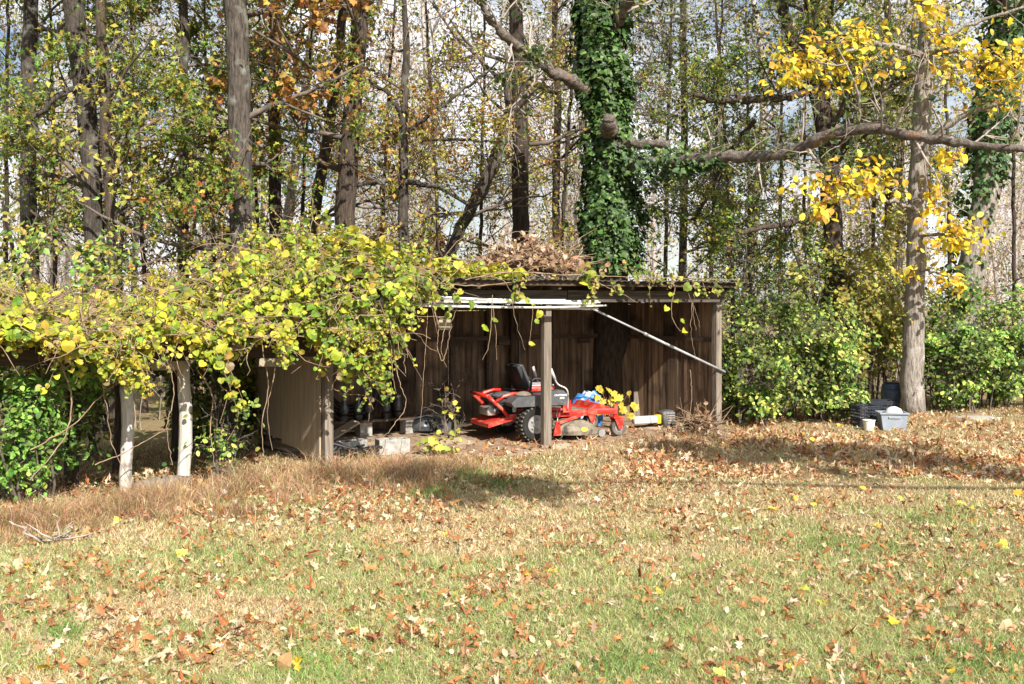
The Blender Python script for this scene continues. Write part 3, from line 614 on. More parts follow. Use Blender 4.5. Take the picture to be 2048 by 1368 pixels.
# ------------------------------------------------------------------ woods
def unit(v): v = np.asarray(v, float); return v / (np.linalg.norm(v) + 1e-9)
def grow(tb, lp, p, d, L, r, lvl, mx, kids, up=.10, wig=.22, k=(7, 5, 4, 3), leaf_from=1, ratio=.55):
    n = max(4, min(9, int(L / .22))); seg = L / n; pts = [np.array(p, float)]; d = unit(d)
    for i in range(n):
        d = unit(d + rng.normal(0, wig, 3) * .6 + np.array([0, 0, up])); pts.append(pts[-1] + d * seg)
    P = np.array(pts); tb.add(P, np.linspace(r, max(r * .35, .0022), n + 1), k[min(lvl, 3)], cap=False)
    if lvl >= leaf_from:
        for i in range(max(1, n // 3), n + 1): lp.append((P[i], L))
    if lvl < mx:
        for c in range(kids[min(lvl, len(kids) - 1)]):
            i = int(rng.integers(max(1, n // 4), n + 1)); t = unit(P[i] - P[i - 1])
            a = unit(np.cross(t, rng.normal(size=3))); ang = rng.uniform(.5, 1.15)
            grow(tb, lp, P[i], t * math.cos(ang) + a * math.sin(ang), L * ratio * rng.uniform(.7, 1.25), r * .5 * (1 - .5 * i / n) + .002, lvl + 1, mx, kids, up, wig * 1.15, k, leaf_from, ratio)
OLIVE = [(.12, .18, .03), (.19, .25, .035), (.30, .30, .045), (.26, .17, .04), (.09, .15, .03), (.15, .24, .04), (.36, .33, .05)]
YGREEN = [(.30, .32, .05), (.42, .38, .06), (.22, .26, .045), (.46, .40, .09), (.36, .27, .06)]
ORANGE = [(.34, .15, .04), (.42, .22, .05), (.25, .115, .04), (.44, .29, .06), (.20, .10, .04)]
BROWN = [(.24, .12, .055), (.33, .18, .08), (.16, .09, .045), (.40, .26, .13), (.30, .24, .05)]
DARKG = [(.045, .075, .025), (.07, .11, .03), (.10, .13, .035), (.16, .17, .04), (.06, .09, .03)]
def clump(m, n):
    w_ = rng.lognormal(0, 1.6, m); return rng.choice(m, n, p=w_ / w_.sum())
def foliage(lp, n, size, colors, T=T_DIA, jit=.12, w=None, nz=(.25, -.5, .6), spread=.8, down=.4, pj=.2):
    if not lp: return None
    A = np.array([q[0] for q in lp]); i = clump(len(A), n)
    P = A[i] + rng.normal(0, 1, (n, 3)) * jit * rng.uniform(.3, 1.1, (n, 1))
    return leaf_mesh('foliage', T, P, frames(n, nz, spread, down), size * rng.uniform(.6, 1.25, n), pal(n, colors, w, pj), .4)
def tree(name, label, path, Z, widths, bark, limbs=(), nb=10, br_len=(1.2, 2.6), br_h=(1.5, 12), leaves=0, lsize=.1, colors=OLIVE, T=T_DIA, top=13.0, group=None, levels=3, kids=(4, 3, 2), cat='tree', twig=None, limb_mat=None, lw=None, zs=None, leafh=None):
    pw = [px(x, y, Z if zs is None else zs[i]) for i, (x, y) in enumerate(path)]
    rr = [w / 2 / FOC * Z for w in widths]
    # path runs from the ground up; carry it on above the picture to its full height
    base = pw[0].copy(); base[2] = float(gh(base[0], base[1])) - .08
    if pw[0][2] > .25: pw = [base] + pw; rr = [rr[0] * 1.25] + rr
    else: pw[0] = base; rr[0] *= 1.15
    if pw[-1][2] < top:
        dr = unit(pw[-1] - pw[-2]); dr = unit(dr + np.array([0, 0, .6])); e = pw[-1] + dr * (top - pw[-1][2]); pw.append(e); rr.append(rr[-1] * .35)
    pr = smooth_path(np.column_stack([np.array(pw), rr]), max(16, int(len(pw) * 7)))
    root = thing(name, label, cat, base + np.array([0, 0, .08]), 0, group); off = np.array(root.location)
    tb = Tubes(); P = pr[:, :3].copy(); P[1:-1, :2] += rng.normal(0, .012, (len(P) - 2, 2))
    flare = 1 + (.12 if name == 'hickory_tree' else .35) * np.exp(-np.maximum(P[:, 2] - base[2], 0) / .25)
    tb.add(P - off, pr[:, 3] * flare, 14, wob=.035); tb.obj('trunk', bark, root)
    lp = []; tw = Tubes()
    for lm in limbs:                              # limbs drawn from the photograph: [(x, y, Z)...], widths
        pts, ws = lm[0], lm[1]; q = np.array([px(*c) for c in pts]); r_ = [w / 2 / FOC * c[2] for w, c in zip(ws, pts)]
        q = smooth_path(np.column_stack([q, r_]), max(10, 5 * len(pts))); q[1:-1, :3] += rng.normal(0, .015, (len(q) - 2, 3))
        Tubes().add(q[:, :3] - off, q[:, 3] * (1 + .10 * np.sin(np.arange(len(q)) * 1.9)), 10, wob=.10).obj('limb', limb_mat or bark, root)
        nk = lm[2] if len(lm) > 2 else 6
        for c in range(nk):
            i = int(rng.integers(len(q) // 4, len(q))); a = unit(np.cross(q[i, :3] - q[i - 1, :3], rng.normal(size=3)) + np.array([0, 0, .01]))
            grow(tw, lp, q[i, :3] - off, a + unit(q[i, :3] - q[i - 1, :3]) * .5, rng.uniform(.5, 1.3), max(.006, q[i, 3] * .3), 1, levels, kids, .05, .25)
    for c in range(nb):
        h = rng.uniform(*br_h); i = int(np.argmin(abs(P[:, 2] - h))); az = rng.uniform(0, 2 * math.pi)
        d = np.array([math.cos(az), math.sin(az), rng.uniform(-.1, .7)])
        L = rng.uniform(*br_len) * (1 if h < 8 else 1.3)
        grow(tw, lp, P[i] - off, d, L, max(.01, min(.05, pr[i, 3] * .38)), 0, levels, kids, .06, .22)
    if tw.n: tw.obj('branches', twig or M_DTWIG, root)
    if leaves and lp:
        if leafh: lp = [q for q in lp if leafh[0] < q[0][2] + off[2] < leafh[1]] or lp
        mesh_obj('foliage', foliage(lp, int(leaves * (.95 if cat == 'sapling' else 1.1)), lsize, colors, T, w=lw), M_LEAF, root)
    return root, lp, off

BH = (1.8, 11)
tree('oak_tree', 'slim oak with grey lichened trunk farthest along the lean-to end', [(62, 560), (55, 300), (60, 0)], 16.5, [32, 30, 27], M_BARK, nb=14, br_h=BH, leaves=3600, lsize=.13, T=T_OAK, colors=OLIVE)
tree('oak_tree', 'crooked oak with brown leaf clusters rising behind the bleached posts', [(192, 560), (182, 300), (160, 120), (145, 0)], 15.6, [38, 36, 40, 40], M_BARK, limbs=[([(175, 170, 15.6), (120, 190, 15.2), (60, 240, 15), (20, 290, 14.6)], [14, 12, 9, 5], 8)], nb=16, br_h=BH, leaves=4600, lsize=.13, T=T_OAK, colors=OLIVE)
tree('maple_tree', 'thin dark bare-sided trunk close beside the crooked oak', [(232, 570), (222, 420), (210, 200), (200, 0)], 15.2, [19, 20, 22, 20], M_BARKB, nb=8, br_h=BH, leaves=1200, lsize=.1, colors=YGREEN)
tree('oak_tree', 'slender pole-like oak standing behind the vine heap', [(368, 600), (366, 300), (368, 0)], 17.5, [22, 20, 18], M_BARK, nb=14, br_h=BH, leaves=4200, lsize=.13, T=T_OAK, colors=OLIVE)
tree('oak_tree', 'stout straight oak with pale lichen patches behind the vine heap', [(484, 560), (482, 330), (476, 100), (470, 0)], 15.4, [50, 46, 44, 42], M_BARK, nb=16, br_h=BH, leaves=5000, lsize=.13, T=T_OAK, colors=OLIVE + [(.36, .14, .04)])
tree('oak_tree', 'dark trunk draped in brown dead leaves behind the stout oak', [(552, 560), (551, 300), (548, 0)], 18, [26, 24, 22], M_BARKB, nb=14, br_h=BH, leaves=3000, lsize=.11, T=T_OAK, colors=BROWN + OLIVE)
tree('maple_tree', 'slim grey trunk leaning right behind the vine heap', [(622, 470), (645, 330), (672, 170), (690, 0)], 19, [24, 22, 20, 18], M_BARK, nb=10, br_h=BH, leaves=1500, lsize=.1, colors=YGREEN)
tree('maple_tree', 'rough brown trunk with orange foliage above the shed roof', [(690, 540), (692, 380), (708, 200), (722, 0)], 17.2, [42, 40, 36, 34], M_BARKB, nb=16, br_h=(4, 11), leaves=3200, lsize=.12, T=T_MAPLE, colors=ORANGE)
tree('dogwood_tree', 'small forked grey tree with crooked arms behind the shed roof', [(808, 540), (808, 330), (806, 260), (812, 120), (808, 0)], 17.6, [22, 19, 17, 14, 11], M_BARK, limbs=[([(806, 350, 17.6), (770, 362, 17.4), (712, 370, 17.2)], [12, 11, 8], 4), ([(808, 365, 17.6), (850, 368, 17.3), (886, 378, 17.1)], [11, 10, 5], 4), ([(808, 270, 17.6), (850, 235, 17.5), (930, 180, 17.3), (1000, 120, 17)], [10, 8, 6, 3], 10), ([(806, 240, 17.6), (780, 190, 17.4), (735, 160, 17.2), (690, 160, 17)], [10, 8, 6, 3], 8), ([(840, 280, 17.4), (930, 278, 17.2), (1010, 284, 17)], [6, 5, 3], 6)], nb=8, br_h=(3, 8), br_len=(.8, 1.8), leaves=2200, lsize=.09, colors=ORANGE + YGREEN, top=9)
tree('pine_tree', 'trunk wrapped in shaggy dry brown vines behind the shed', [(1040, 540), (1042, 300), (1036, 100), (1030, 0)], 20, [34, 34, 30, 28], M_BARKB, nb=14, br_h=(2.5, 11), leaves=3200, lsize=.1, colors=BROWN + YGREEN)
tree('leaning_tree', 'dead leaning trunk propped across the woods behind the shed', [(900, 500), (935, 430), (985, 335), (1020, 220), (1015, 150)], 18.5, [22, 24, 24, 18, 14], M_BARK, nb=10, br_h=(2, 6), br_len=(.8, 1.8), leaves=900, lsize=.09, colors=YGREEN, top=6.5)
# the ivy tree
ivy, lp, off = tree('ivy_clad_tree', 'big tree sheathed in dark green ivy behind the shed', [(1222, 545), (1222, 400), (1215, 250), (1205, 120), (1200, 0)], 16.6, [66, 62, 58, 56, 54], M_BARKB,
    limbs=[([(1175, 180, 16.4), (1120, 155, 16), (1065, 115, 15.6), (1010, 72, 15.2), (975, 30, 15), (940, -20, 14.8)], [26, 24, 22, 18, 14, 10], 14),
           ([(1255, 330, 16.4), (1330, 325, 15.8), (1440, 314, 15), (1560, 312, 14.2), (1610, 292, 13.9), (1660, 268, 13.6), (1740, 255, 13.2), (1840, 272, 12.8), (1940, 290, 12.4), (2060, 300, 12)], [28, 25, 23, 22, 23, 25, 22, 19, 16, 13], 16),
           ([(1235, 285, 16.3), (1290, 288, 16), (1338, 290, 15.8)], [22, 18, 17], 0),
           ([(1222, 265, 16.2), (1219, 250, 15.85), (1218, 235, 15.75)], [30, 28, 22], 0),
           ([(1225, 60, 16.5), (1250, 10, 16), (1290, -40, 15.6)], [24, 22, 18], 4)],
    nb=5, br_h=(7.5, 12), leaves=1500, lsize=.1, colors=DARKG, top=14, limb_mat=M_BARKR, twig=M_TWIG)
N = 19000; u = rng.uniform(0, 1, N); yy = 545 - u * 600; cx = np.interp(yy, [-60, 0, 120, 250, 400, 545], [1198, 1200, 1205, 1215, 1222, 1222])
lump = .06 * np.sin(yy / 71.) + .04 * np.sin(yy / 23. + 1); lump += np.where(rng.uniform(0, 1, N) < .07, rng.uniform(0, .28, N), 0)
a = rng.uniform(0, 2 * math.pi, N); rad = (np.interp(yy, [-60, 120, 300, 420, 545], [.32, .36, .38, .48, .36]) + lump) * rng.uniform(.72, 1.15, N) * (1 + .16 * np.sin(a * 3 + yy / 60) + .10 * np.sin(a * 7 - yy / 33))
Z0 = 16.6; X = (cx - 1024) / FOC * Z0; P = np.stack([X + rad * np.cos(a), Z0 + rad * np.sin(a), CAM_Z - (yy - HOR) / FOC * Z0], -1)
# ivy also creeps along the root of the long limb
M2 = 900; f = rng.uniform(0, 1, M2); q = np.stack([px(1255 + 190 * g, 328 - 10 * g, 16.4 - 1.5 * g) for g in f]); q += rng.normal(0, 1, (M2, 3)) * (.17 * (1 - f) + .03)[:, None]; q[:, 2] -= .05
nrm = np.concatenate([np.stack([np.cos(a), np.sin(a), np.full(N, .5)], -1), np.tile((.2, -.8, .5), (M2, 1))])
P = np.concatenate([P, q]); N += M2
kp = (np.sin(P[:, 2] * 2.3 + P[:, 0] * 5) + np.sin(P[:, 2] * 5.1 + P[:, 0] * 9 + 1) + rng.normal(0, .8, N)) > -1.3; P = P[kp]; nrm = nrm[kp]; N = len(P)
mesh_obj('ivy', leaf_mesh('ivy', T_IVY, P - off, frames(N, nrm * 1.6, .6, 1.0), 0.09 * rng.uniform(.5, 1.4, N), pal(N, [(.028, .062, .013), (.042, .088, .018), (.06, .115, .024), (.02, .045, .012), (.09, .15, .035)], None, .22), .4), M_IVYL, ivy)
tree('black_oak_tree', 'dark forked oak rising out of the green thicket right of the shed', [(1680, 790), (1672, 560), (1660, 400), (1655, 300), (1640, 200), (1600, 120), (1560, 0)], 18.6, [40, 38, 37, 36, 36, 26, 22], M_BARKB,
    limbs=[([(1640, 205, 18.6), (1632, 110, 18.6), (1625, 0, 18.6), (1622, -80, 18.6)], [34, 32, 30, 26], 6), ([(1645, 120, 18.6), (1660, 50, 18.5), (1664, -40, 18.4)], [18, 16, 12], 4),
           ([(1612, 185, 18.5), (1570, 196, 18.2), (1500, 198, 17.9), (1440, 203, 17.6), (1385, 188, 17.3)], [17, 16, 15, 12, 8], 16),
           ([(1655, 425, 18.5), (1590, 445, 18), (1500, 460, 17.6), (1440, 466, 17.3), (1385, 500, 17)], [13, 12, 10, 8, 4], 12),
           ([(1668, 300, 18.5), (1700, 280, 18.2), (1745, 262, 18)], [18, 16, 10], 3),
           ([(1510, 240, 18.6), (1470, 290, 18.6), (1430, 360, 18.6), (1385, 440, 18.6)], [9, 12, 12, 8], 6)],
    nb=14, br_h=(4, 11), leaves=12500, lsize=.105, colors=DARKG + OLIVE, T=T_OAK, top=13)
hick, hlp, hoff = tree('hickory_tree', 'hickory with sunlit pale trunk and bright yellow leaf sprays', [(1825, 822), (1828, 600), (1834, 400), (1845, 200), (1858, 0)], 17.1, [41, 38, 36, 34, 32], M_BARKL,
    limbs=[([(1843, 110, 17), (1800, 95, 16.4), (1740, 85, 15.8), (1690, 105, 15.3)], [14, 12, 9, 5], 0), ([(1850, 105, 17), (1910, 100, 16.6), (1980, 120, 16.2), (2060, 130, 15.8)], [13, 11, 8, 5], 0), ([(1832, 420, 17), (1780, 400, 16.4), (1710, 385, 15.9), (1650, 400, 15.5)], [9, 7, 5, 3], 0), ([(1836, 470, 17), (1880, 470, 16.6), (1950, 478, 16.2)], [9, 6, 3], 0), ([(1830, 540, 17), (1870, 545, 16.7), (1920, 560, 16.5)], [7, 5, 3], 0), ([(1845, 90, 17), (1960, 42, 16.8), (2060, 10, 16.6)], [9, 7, 5], 0), ([(1838, 320, 17), (1880, 260, 16.7), (1960, 215, 16.4), (2040, 195, 16)], [9, 12, 10, 6], 2)],
    nb=4, br_h=(7.6, 12), leaves=700, lsize=.16, colors=[(.6, .4, .03), (.5, .36, .04)], top=14)
# hickory leaf sprays: (x, y, half width, half height, Z, leaves)
SPR = [(1650, 120, 95, 50, 15.6, 90), (1590, 140, 40, 30, 15.4, 24), (1720, 75, 40, 25, 15.8, 24), (1960, 130, 90, 55, 16.2, 80), (2030, 150, 40, 60, 15.9, 36), (1690, 375, 70, 40, 15.9, 55), (1640, 425, 20, 22, 15.6, 14), (1760, 350, 40, 30, 16.3, 16), (1900, 320, 30, 25, 16.5, 16), (1870, 390, 24, 30, 16.6, 14), (1915, 470, 55, 35, 16.4, 44), (1900, 562, 34, 20, 16.6, 16), (1815, 545, 24, 12, 16.7, 6), (1860, 20, 40, 24, 16.4, 18), (1880, 75, 30, 30, 16.7, 14)]
HM = []
for T in (T_OVAL, T_OVAL):
    Vt = T[0].copy(); Vt[:, 0] *= rng.uniform(.7, .95); Vt[:, 2] *= rng.uniform(.6, 2); HM.append(np_mesh('hickory_leaf', Vt, [T[1]]))
cnt = 0; extra = []; sprt = Tubes()
for (x, y, hw, hh, Z, k) in SPR:
    for i in range(k * 4):
        g = rng.normal(0, .58, 2); p = px(x + g[0] * hw, y + g[1] * hh, Z + rng.normal(0, .25)) - hoff
        if i < k and cnt < 300:
            o = bpy.data.objects.new('leaf', HM[cnt % 2]); o.data.materials.clear() if False else None
            if not o.data.materials: o.data.materials.append(M_HICK)
            COL.objects.link(o); o.parent = hick; o.location = p; fr = frames(1, (.2, -.6, .6), .6, .9)[0]
            o.rotation_euler = Matrix(fr.T.tolist()).to_euler(); s_ = rng.uniform(.085, .16); o.scale = (s_, s_, s_); cnt += 1
        else: extra.append(p)
    for i in range(max(5, k // 3)):
        c0 = px(x, y - hh * .2, Z) - hoff; e = px(x + rng.normal(0, .6) * hw, y + rng.normal(0, .5) * hh, Z + rng.normal(0, .2)) - hoff
        sprt.add(smooth_path([c0, (c0 + e) / 2 + [0, 0, .05], e], 6), np.linspace(.008, .003, 6), 4, cap=False)
sprt.obj('spray_twigs', M_DTWIG, hick, kind='stuff')
E = np.array(extra); mesh_obj('foliage', leaf_mesh('foliage', T_OVAL, E, frames(len(E), (.2, -.6, .6), .6, .9), rng.uniform(.08, .17, len(E)), pal(len(E), [(.45, .40, .06), (.50, .27, .04), (.66, .40, .02), (.74, .52, .025), (.72, .56, .04), (.60, .53, .05)], None, .12), .4), M_LEAF, hick, kind='stuff')
lt, lp2, off2 = tree('leaning_ivy_tree', 'right-leaning tree with ivy upper trunk behind the hickory', [(1905, 700), (1935, 590), (1965, 420), (1985, 250), (2005, 100), (2020, 0)], 18.9, [52, 54, 50, 46, 42, 38], M_BARKL, nb=8, br_h=(4, 11), leaves=1600, lsize=.11, colors=YGREEN, top=13)
N = 3600; yy = rng.uniform(-20, 560, N); keep = rng.uniform(0, 1, N) < np.interp(yy, [0, 330, 420, 560], [1, 1, .2, .2]); yy = yy[keep]; N = len(yy)
cx = np.interp(yy, [0, 100, 250, 420, 590], [2018, 2003, 1983, 1962, 1932]) - np.where(yy > 380, 16, 0); a = rng.uniform(0, 2 * math.pi, N); rad = rng.uniform(.2, .42, N)
P = np.stack([(cx - 1024) / FOC * 18.9 + rad * np.cos(a), 18.9 + rad * np.sin(a), CAM_Z - (yy - HOR) / FOC * 18.9], -1)
mesh_obj('ivy', leaf_mesh('ivy', T_IVY, P - off2, frames(N, np.stack([np.cos(a), np.sin(a), np.full(N, .4)], -1), .6, 1), .11 * rng.uniform(.6, 1.3, N), pal(N, [(.025, .065, .015), (.04, .09, .022), (.07, .13, .035)]), .4), M_IVYL, lt)

# understorey trees that fill the wood: x, top y, Z, width px of stem, leaves, size, colours, label
UND = [(10, 17, 10, 2400, .11, OLIVE, 'green-leaved oak sapling at the edge of the left thicket'), (110, 19, 9, 2200, .1, OLIVE + BROWN, 'olive and brown sapling between the lichened oak and crooked oak'),
       (290, 18, 9, 2600, .11, OLIVE, 'bushy olive sapling between the thin dark trunk and pole-like oak'), (430, 19, 9, 2600, .1, DARKG + OLIVE, 'dark green sapling filling the gap beside the stout oak'),
       (600, 20, 8, 1800, .09, ORANGE + OLIVE, 'rust-leaved sapling left of the grey leaning trunk'), (760, 19.5, 8, 2600, .09, ORANGE, 'orange-leaved sapling behind the forked grey tree'),
       (880, 20.5, 8, 3600, .075, YGREEN, 'yellow-green small-leaved sapling behind the leaning dead trunk'), (960, 22, 8, 3600, .075, YGREEN, 'yellow-leaved thicket tree beside the shaggy vine trunk'),
       (1120, 22, 9, 2600, .085, YGREEN + ORANGE, 'yellow and rust sapling left of the ivy-clad tree'), (1330, 20, 8, 1500, .085, YGREEN + DARKG, 'mottled green sapling right of the ivy-clad tree'),
       (1420, 21, 8, 1500, .09, DARKG, 'dark evergreen sapling between ivy tree and forked oak'), (1500, 22, 7, 4200, .085, DARKG + OLIVE, 'dark-leaved slender sapling left of the forked oak'),
       (1740, 21.5, 8, 3400, .085, YGREEN, 'yellow-green sapling between forked oak and hickory'), (1790, 24, 8, 1800, .09, DARKG + YGREEN, 'dull green sapling directly behind the hickory'),
       (1900, 24, 8, 2000, .09, YGREEN + BROWN, 'tan and yellow sapling behind the leaning ivy tree'), (2030, 21, 8, 1600, .09, DARKG, 'thin dark sapling beyond the leaning ivy tree'),
       (1560, 25, 8, 4200, .09, OLIVE + YGREEN, 'olive sapling deep behind the forked oak'), (1465, 19.5, 8, 3600, .08, DARKG + OLIVE, 'dark small-leaved sapling behind the shed end'), (1610, 20.5, 7, 2600, .09, DARKG + YGREEN, 'dull green sapling rising through the privet'),
       (240, 22, 8, 3000, .1, YGREEN + OLIVE, 'yellow-green sapling deep behind the crooked oak'), (520, 21, 8, 2600, .1, DARKG + YGREEN, 'green and gold sapling behind the stout oak'), (680, 23, 8, 2400, .09, YGREEN, 'pale gold sapling deep behind the rough brown trunk')]
for (x, Z, w, nl, ls, cl, lab) in UND:
    lean_ = rng.uniform(-40, 40)
    tree('sapling', lab, [(x, 560), (x + lean_ * .4, 300), (x + lean_, 40)], Z, [w, w * .8, w * .6], M_BARKB, nb=20, br_len=(.9, 2.2), br_h=(.9, 8.5), leaves=nl, lsize=ls, colors=cl, top=9, levels=2, kids=(5, 3), cat='sapling', group='saplings in the wood edge', T=T_OAK if ls >= .1 else T_DIA)

# pines: needle tufts
def needles(name, label, x, Z, tops, col, base_w=16):
    root, lp, off = tree(name, label, [(x, 560), (x + 5, 200), (x, 0)], Z, [base_w, base_w * .9, base_w * .8], M_BARKB, nb=26, br_h=tops, br_len=(1, 2.4), top=15, levels=2, kids=(4, 3))
    A = np.array([q[0] for q in lp]); n = 9000; P = A[rng.integers(0, len(A), n)] + rng.normal(0, .05, (n, 3)); fr = frames(n, None, 1, -.3)
    T = (np.array([[-.035, 0, 0], [.035, 0, 0], [0, 1, 0]]), np.array([[0, 1, 2]]))
    mesh_obj('needles', leaf_mesh('needles', T, P, fr, rng.uniform(.16, .26, n), pal(n, col)), M_LEAF, root)
needles('pine_tree', 'yellow-green pine with needle tufts left of the ivy-clad tree', 1110, 24, (5, 12), [(.12, .15, .03), (.20, .21, .04), (.28, .22, .05)])
needles('pine_tree', 'green pine with needle tufts right of the ivy-clad tree', 1365, 23, (3, 10), [(.05, .09, .025), (.10, .13, .03), (.20, .15, .04)])
needles('pine_tree', 'dark green pine with feathery boughs behind the hickory', 1775, 25, (4, 12), [(.05, .09, .025), (.08, .12, .03)])

# far bare trees: five shapes, each copied many times
FAR = []
for v in range(6):
    tb = Tubes(); lp = []; Hh = rng.uniform(11, 15); z = np.linspace(-.2, Hh, 14)
    P = np.stack([.7 * np.sin(z * .4 + v) * z / Hh + rng.normal(0, .06) * z, .4 * np.cos(z * .5 + v) * z / Hh, z], -1); tb.add(P, np.linspace(.14, .025, 14) * rng.uniform(.55, 1.15), 6)
    tr_me = tb.mesh('far_trunk'); tw = Tubes()
    for c in range(34):
        h = rng.uniform(1.0, Hh); i = int(np.argmin(abs(z - h))); az = rng.uniform(0, 6.28)
        grow(tw, lp, P[i], (math.cos(az), math.sin(az), rng.uniform(.3, 1.1)), rng.uniform(1.2, 3.0) * (1.15 - .6 * h / Hh), .028, 1, 3, (4, 4, 3), .12, .2, (4, 4, 3, 3), 2)
    FAR.append((tr_me, tw.mesh('far_twigs'), foliage(lp, [1100, 1800, 800, 2400, 800, 1500][v], .10, [BROWN, YGREEN, BROWN, YGREEN + OLIVE, ORANGE, BROWN + YGREEN][v], T_DIA, .15)))
spots = []
for i in range(54):
    Z = 24 + 34 * (i / 54) ** 1.1 + rng.uniform(-1, 1); x = -60 + (i * 617.0) % 2170 + rng.uniform(-40, 40); spots.append((x, Z))
for i in range(46): spots.append((-80 + (i * 617.0) % 2200 + rng.uniform(-30, 30), rng.uniform(60, 95)))
far_lab = {0: 'thin grey tree with sparse brown leaves in the far wood', 1: 'thin grey tree with sparse yellow-green leaves in the far wood'}
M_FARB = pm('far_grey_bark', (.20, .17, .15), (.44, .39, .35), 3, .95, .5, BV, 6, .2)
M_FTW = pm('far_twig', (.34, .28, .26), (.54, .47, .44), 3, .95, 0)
for i, (x, Z) in enumerate(spots):
    v = i % 6; X = (x - 1024) / FOC * Z
    if 1260 < x < 1540 and i % 3: continue
    r0 = thing('woodland_tree', far_lab[1 if v in (1, 3, 5) else 0], 'tree', (X, Z, float(gh(X, Z))), rng.uniform(0, 6.28), 'thin trees in the far wood, ' + ('yellow-green' if v in (1, 3, 5) else 'brown'))
    s_ = rng.uniform(.85, 1.25) * (1.25 if Z > 59 else 1); r0.scale = (s_, s_, s_)
    for nm, me, mt in (('trunk', FAR[v][0], M_FARB), ('branches', FAR[v][1], M_FTW), ('foliage', FAR[v][2], M_LEAF)):
        o = bpy.data.objects.new(nm, me); COL.objects.link(o); o.parent = r0
        if not me.materials: me.materials.append(mt)

# brushy undergrowth filling the wood floor (one mass)
tw = Tubes(); lp = []
for i in range(900):
    Z = rng.uniform(15.2, 30) if i % 3 else rng.uniform(30, 55); x = rng.uniform(-60, 2110)
    if Z < 18.5 and 500 < x < 1480: Z += 4
    if Z < 19 and x > 1440: Z += 3.5
    X = (x - 1024) / FOC * Z; h = rng.uniform(.7, 2.2) * (1.25 if Z > 25 else 1)
    grow(tw, lp, (X, Z, float(gh(X, Z)) - .05), (rng.normal(0, .35), rng.normal(0, .35), 1), h, .012, 1, 2 + (i % 2), (4, 3, 2), .08, .25, (4, 4, 3, 3), 1)
ug = thing('undergrowth', 'tangled brush and briars covering the floor of the wood', 'undergrowth'); ug['kind'] = 'stuff'
tw.obj('stems', M_TWIG, ug, kind='stuff'); mesh_obj('foliage', foliage(lp, 26000, .085, BROWN + OLIVE + YGREEN + DARKG, T_DIA, .18), M_LEAF, ug, kind='stuff')

# ------------------------------------------------------------------ bushes
PRIV = [(.13, .22, .04), (.24, .33, .06), (.36, .43, .09), (.07, .13, .03), (.46, .46, .12), (.10, .17, .035)]
BRT = [(.12, .25, .04), (.19, .35, .06), (.30, .44, .09), (.08, .16, .03)]
def vn3(P): return .5 + .25 * (np.sin(P[:, 0] * 2.1 + 1.3 * np.sin(P[:, 2] * 1.7)) + np.sin(P[:, 2] * 2.6 + 1.1 * np.sin(P[:, 0] * 1.9 + P[:, 1])))
def bush(label, x, yb, ytop, hw, Zc, n, ls, colors, stems=16, dep=.8, T=T_OVAL):
    X = (x - 1024) / FOC * Zc; h = CAM_Z - (ytop - HOR) / FOC * Zc; W_ = hw / FOC * Zc; b0 = float(gh(X, Zc))
    root = thing('bush', label, 'bush', (X, Zc, b0)); tw = Tubes(); lp = []
    for i in range(stems):
        d = np.array([rng.uniform(-1, 1) * W_ / h, rng.uniform(-1, 1) * dep / h, 1.0]); f = rng.uniform(.55, 1.1)
        grow(tw, lp, (rng.uniform(-.8, .8) * W_, rng.normal(0, .35) * dep, -.05), d * [.6, .6, 1], h * f, .016, 0, 2, (6, 5), .0, .2, (5, 4, 3, 3), 0, .40)
    for i in range(stems // 2):                   # long arching shoots that break the outline
        p0 = np.array([rng.uniform(-.9, .9) * W_, rng.uniform(-1, .2) * dep, h * rng.uniform(.3, .85)]); az = rng.uniform(0, 6.28); Ls = rng.uniform(.3, .7) * min(1, h / 1.5)
        q = np.array([p0 + np.array([math.cos(az) * f * Ls, math.sin(az) * f * Ls - .1 * f, Ls * (.9 * f - .75 * f * f)]) for f in np.linspace(0, 1, 8)]); tw.add(q, np.linspace(.006, .002, 8), 4, cap=False)
        for c in q: lp += [(c, 0)] * 3
    A = np.array([q[0] for q in lp]); A = A[A[:, 2] > .02]; sp = rng.uniform(.02, .10, (n, 1))
    P = A[clump(len(A), n)] + rng.normal(0, 1, (n, 3)) * sp; P[:, 2] = np.abs(P[:, 2]) + .02
    kp = vn3(P * 3.1 + 2) + rng.normal(0, .12, n) > .30; P = P[kp]; n = len(P)
    nz = P / np.array([W_, dep, h]) * .5 + np.array([.15, -.5, .55])
    tone = np.clip(.95 + .5 * (vn3(P * 2.2) - .5) * 2, .45, 1.4)[:, None]
    tw.obj('stems', M_DTWIG, root); mesh_obj('foliage', leaf_mesh('foliage', T, P, frames(n, nz, .65, .5), ls * rng.uniform(.5, 1.35, n), np.clip(pal(n, colors, None, .25) * tone, .01, .8), .3), M_LEAF, root)
    return root
bush('green privet bush crowding the right end of the shed', 1510, 850, 655, 62, 15.6, 5200, .072, PRIV)
bush('tall green privet bush with drooping sprays before the forked oak', 1610, 850, 580, 80, 16.0, 8500, .075, PRIV)
bush('low green bush spilling toward the ivory bucket', 1655, 845, 730, 40, 16.0, 3500, .07, PRIV)
bush('yellowing vine-hung bush between forked oak and hickory', 1745, 820, 500, 75, 18.6, 11000, .085, YGREEN + [(.45, .42, .10)])
bush('bright green thicket right of the hickory trunk', 1920, 815, 625, 75, 17.6, 6500, .075, BRT + PRIV)
bush('broad green thicket beside the round sunk stone', 2020, 810, 590, 75, 18.0, 8000, .075, BRT + PRIV)
bush('bright green bush at the lean-to end', 30, 990, 760, 95, 9.9, 6500, .06, BRT, 14, .5)
bush('green shrub rising behind the lean-to vines', 120, 800, 540, 120, 12.8, 6500, .08, BRT + YGREEN, 14, .6)
bush('shaded green bush filling the back of the lean-to', 420, 900, 700, 90, 13.3, 5000, .08, DARKG + OLIVE, 14, .4)
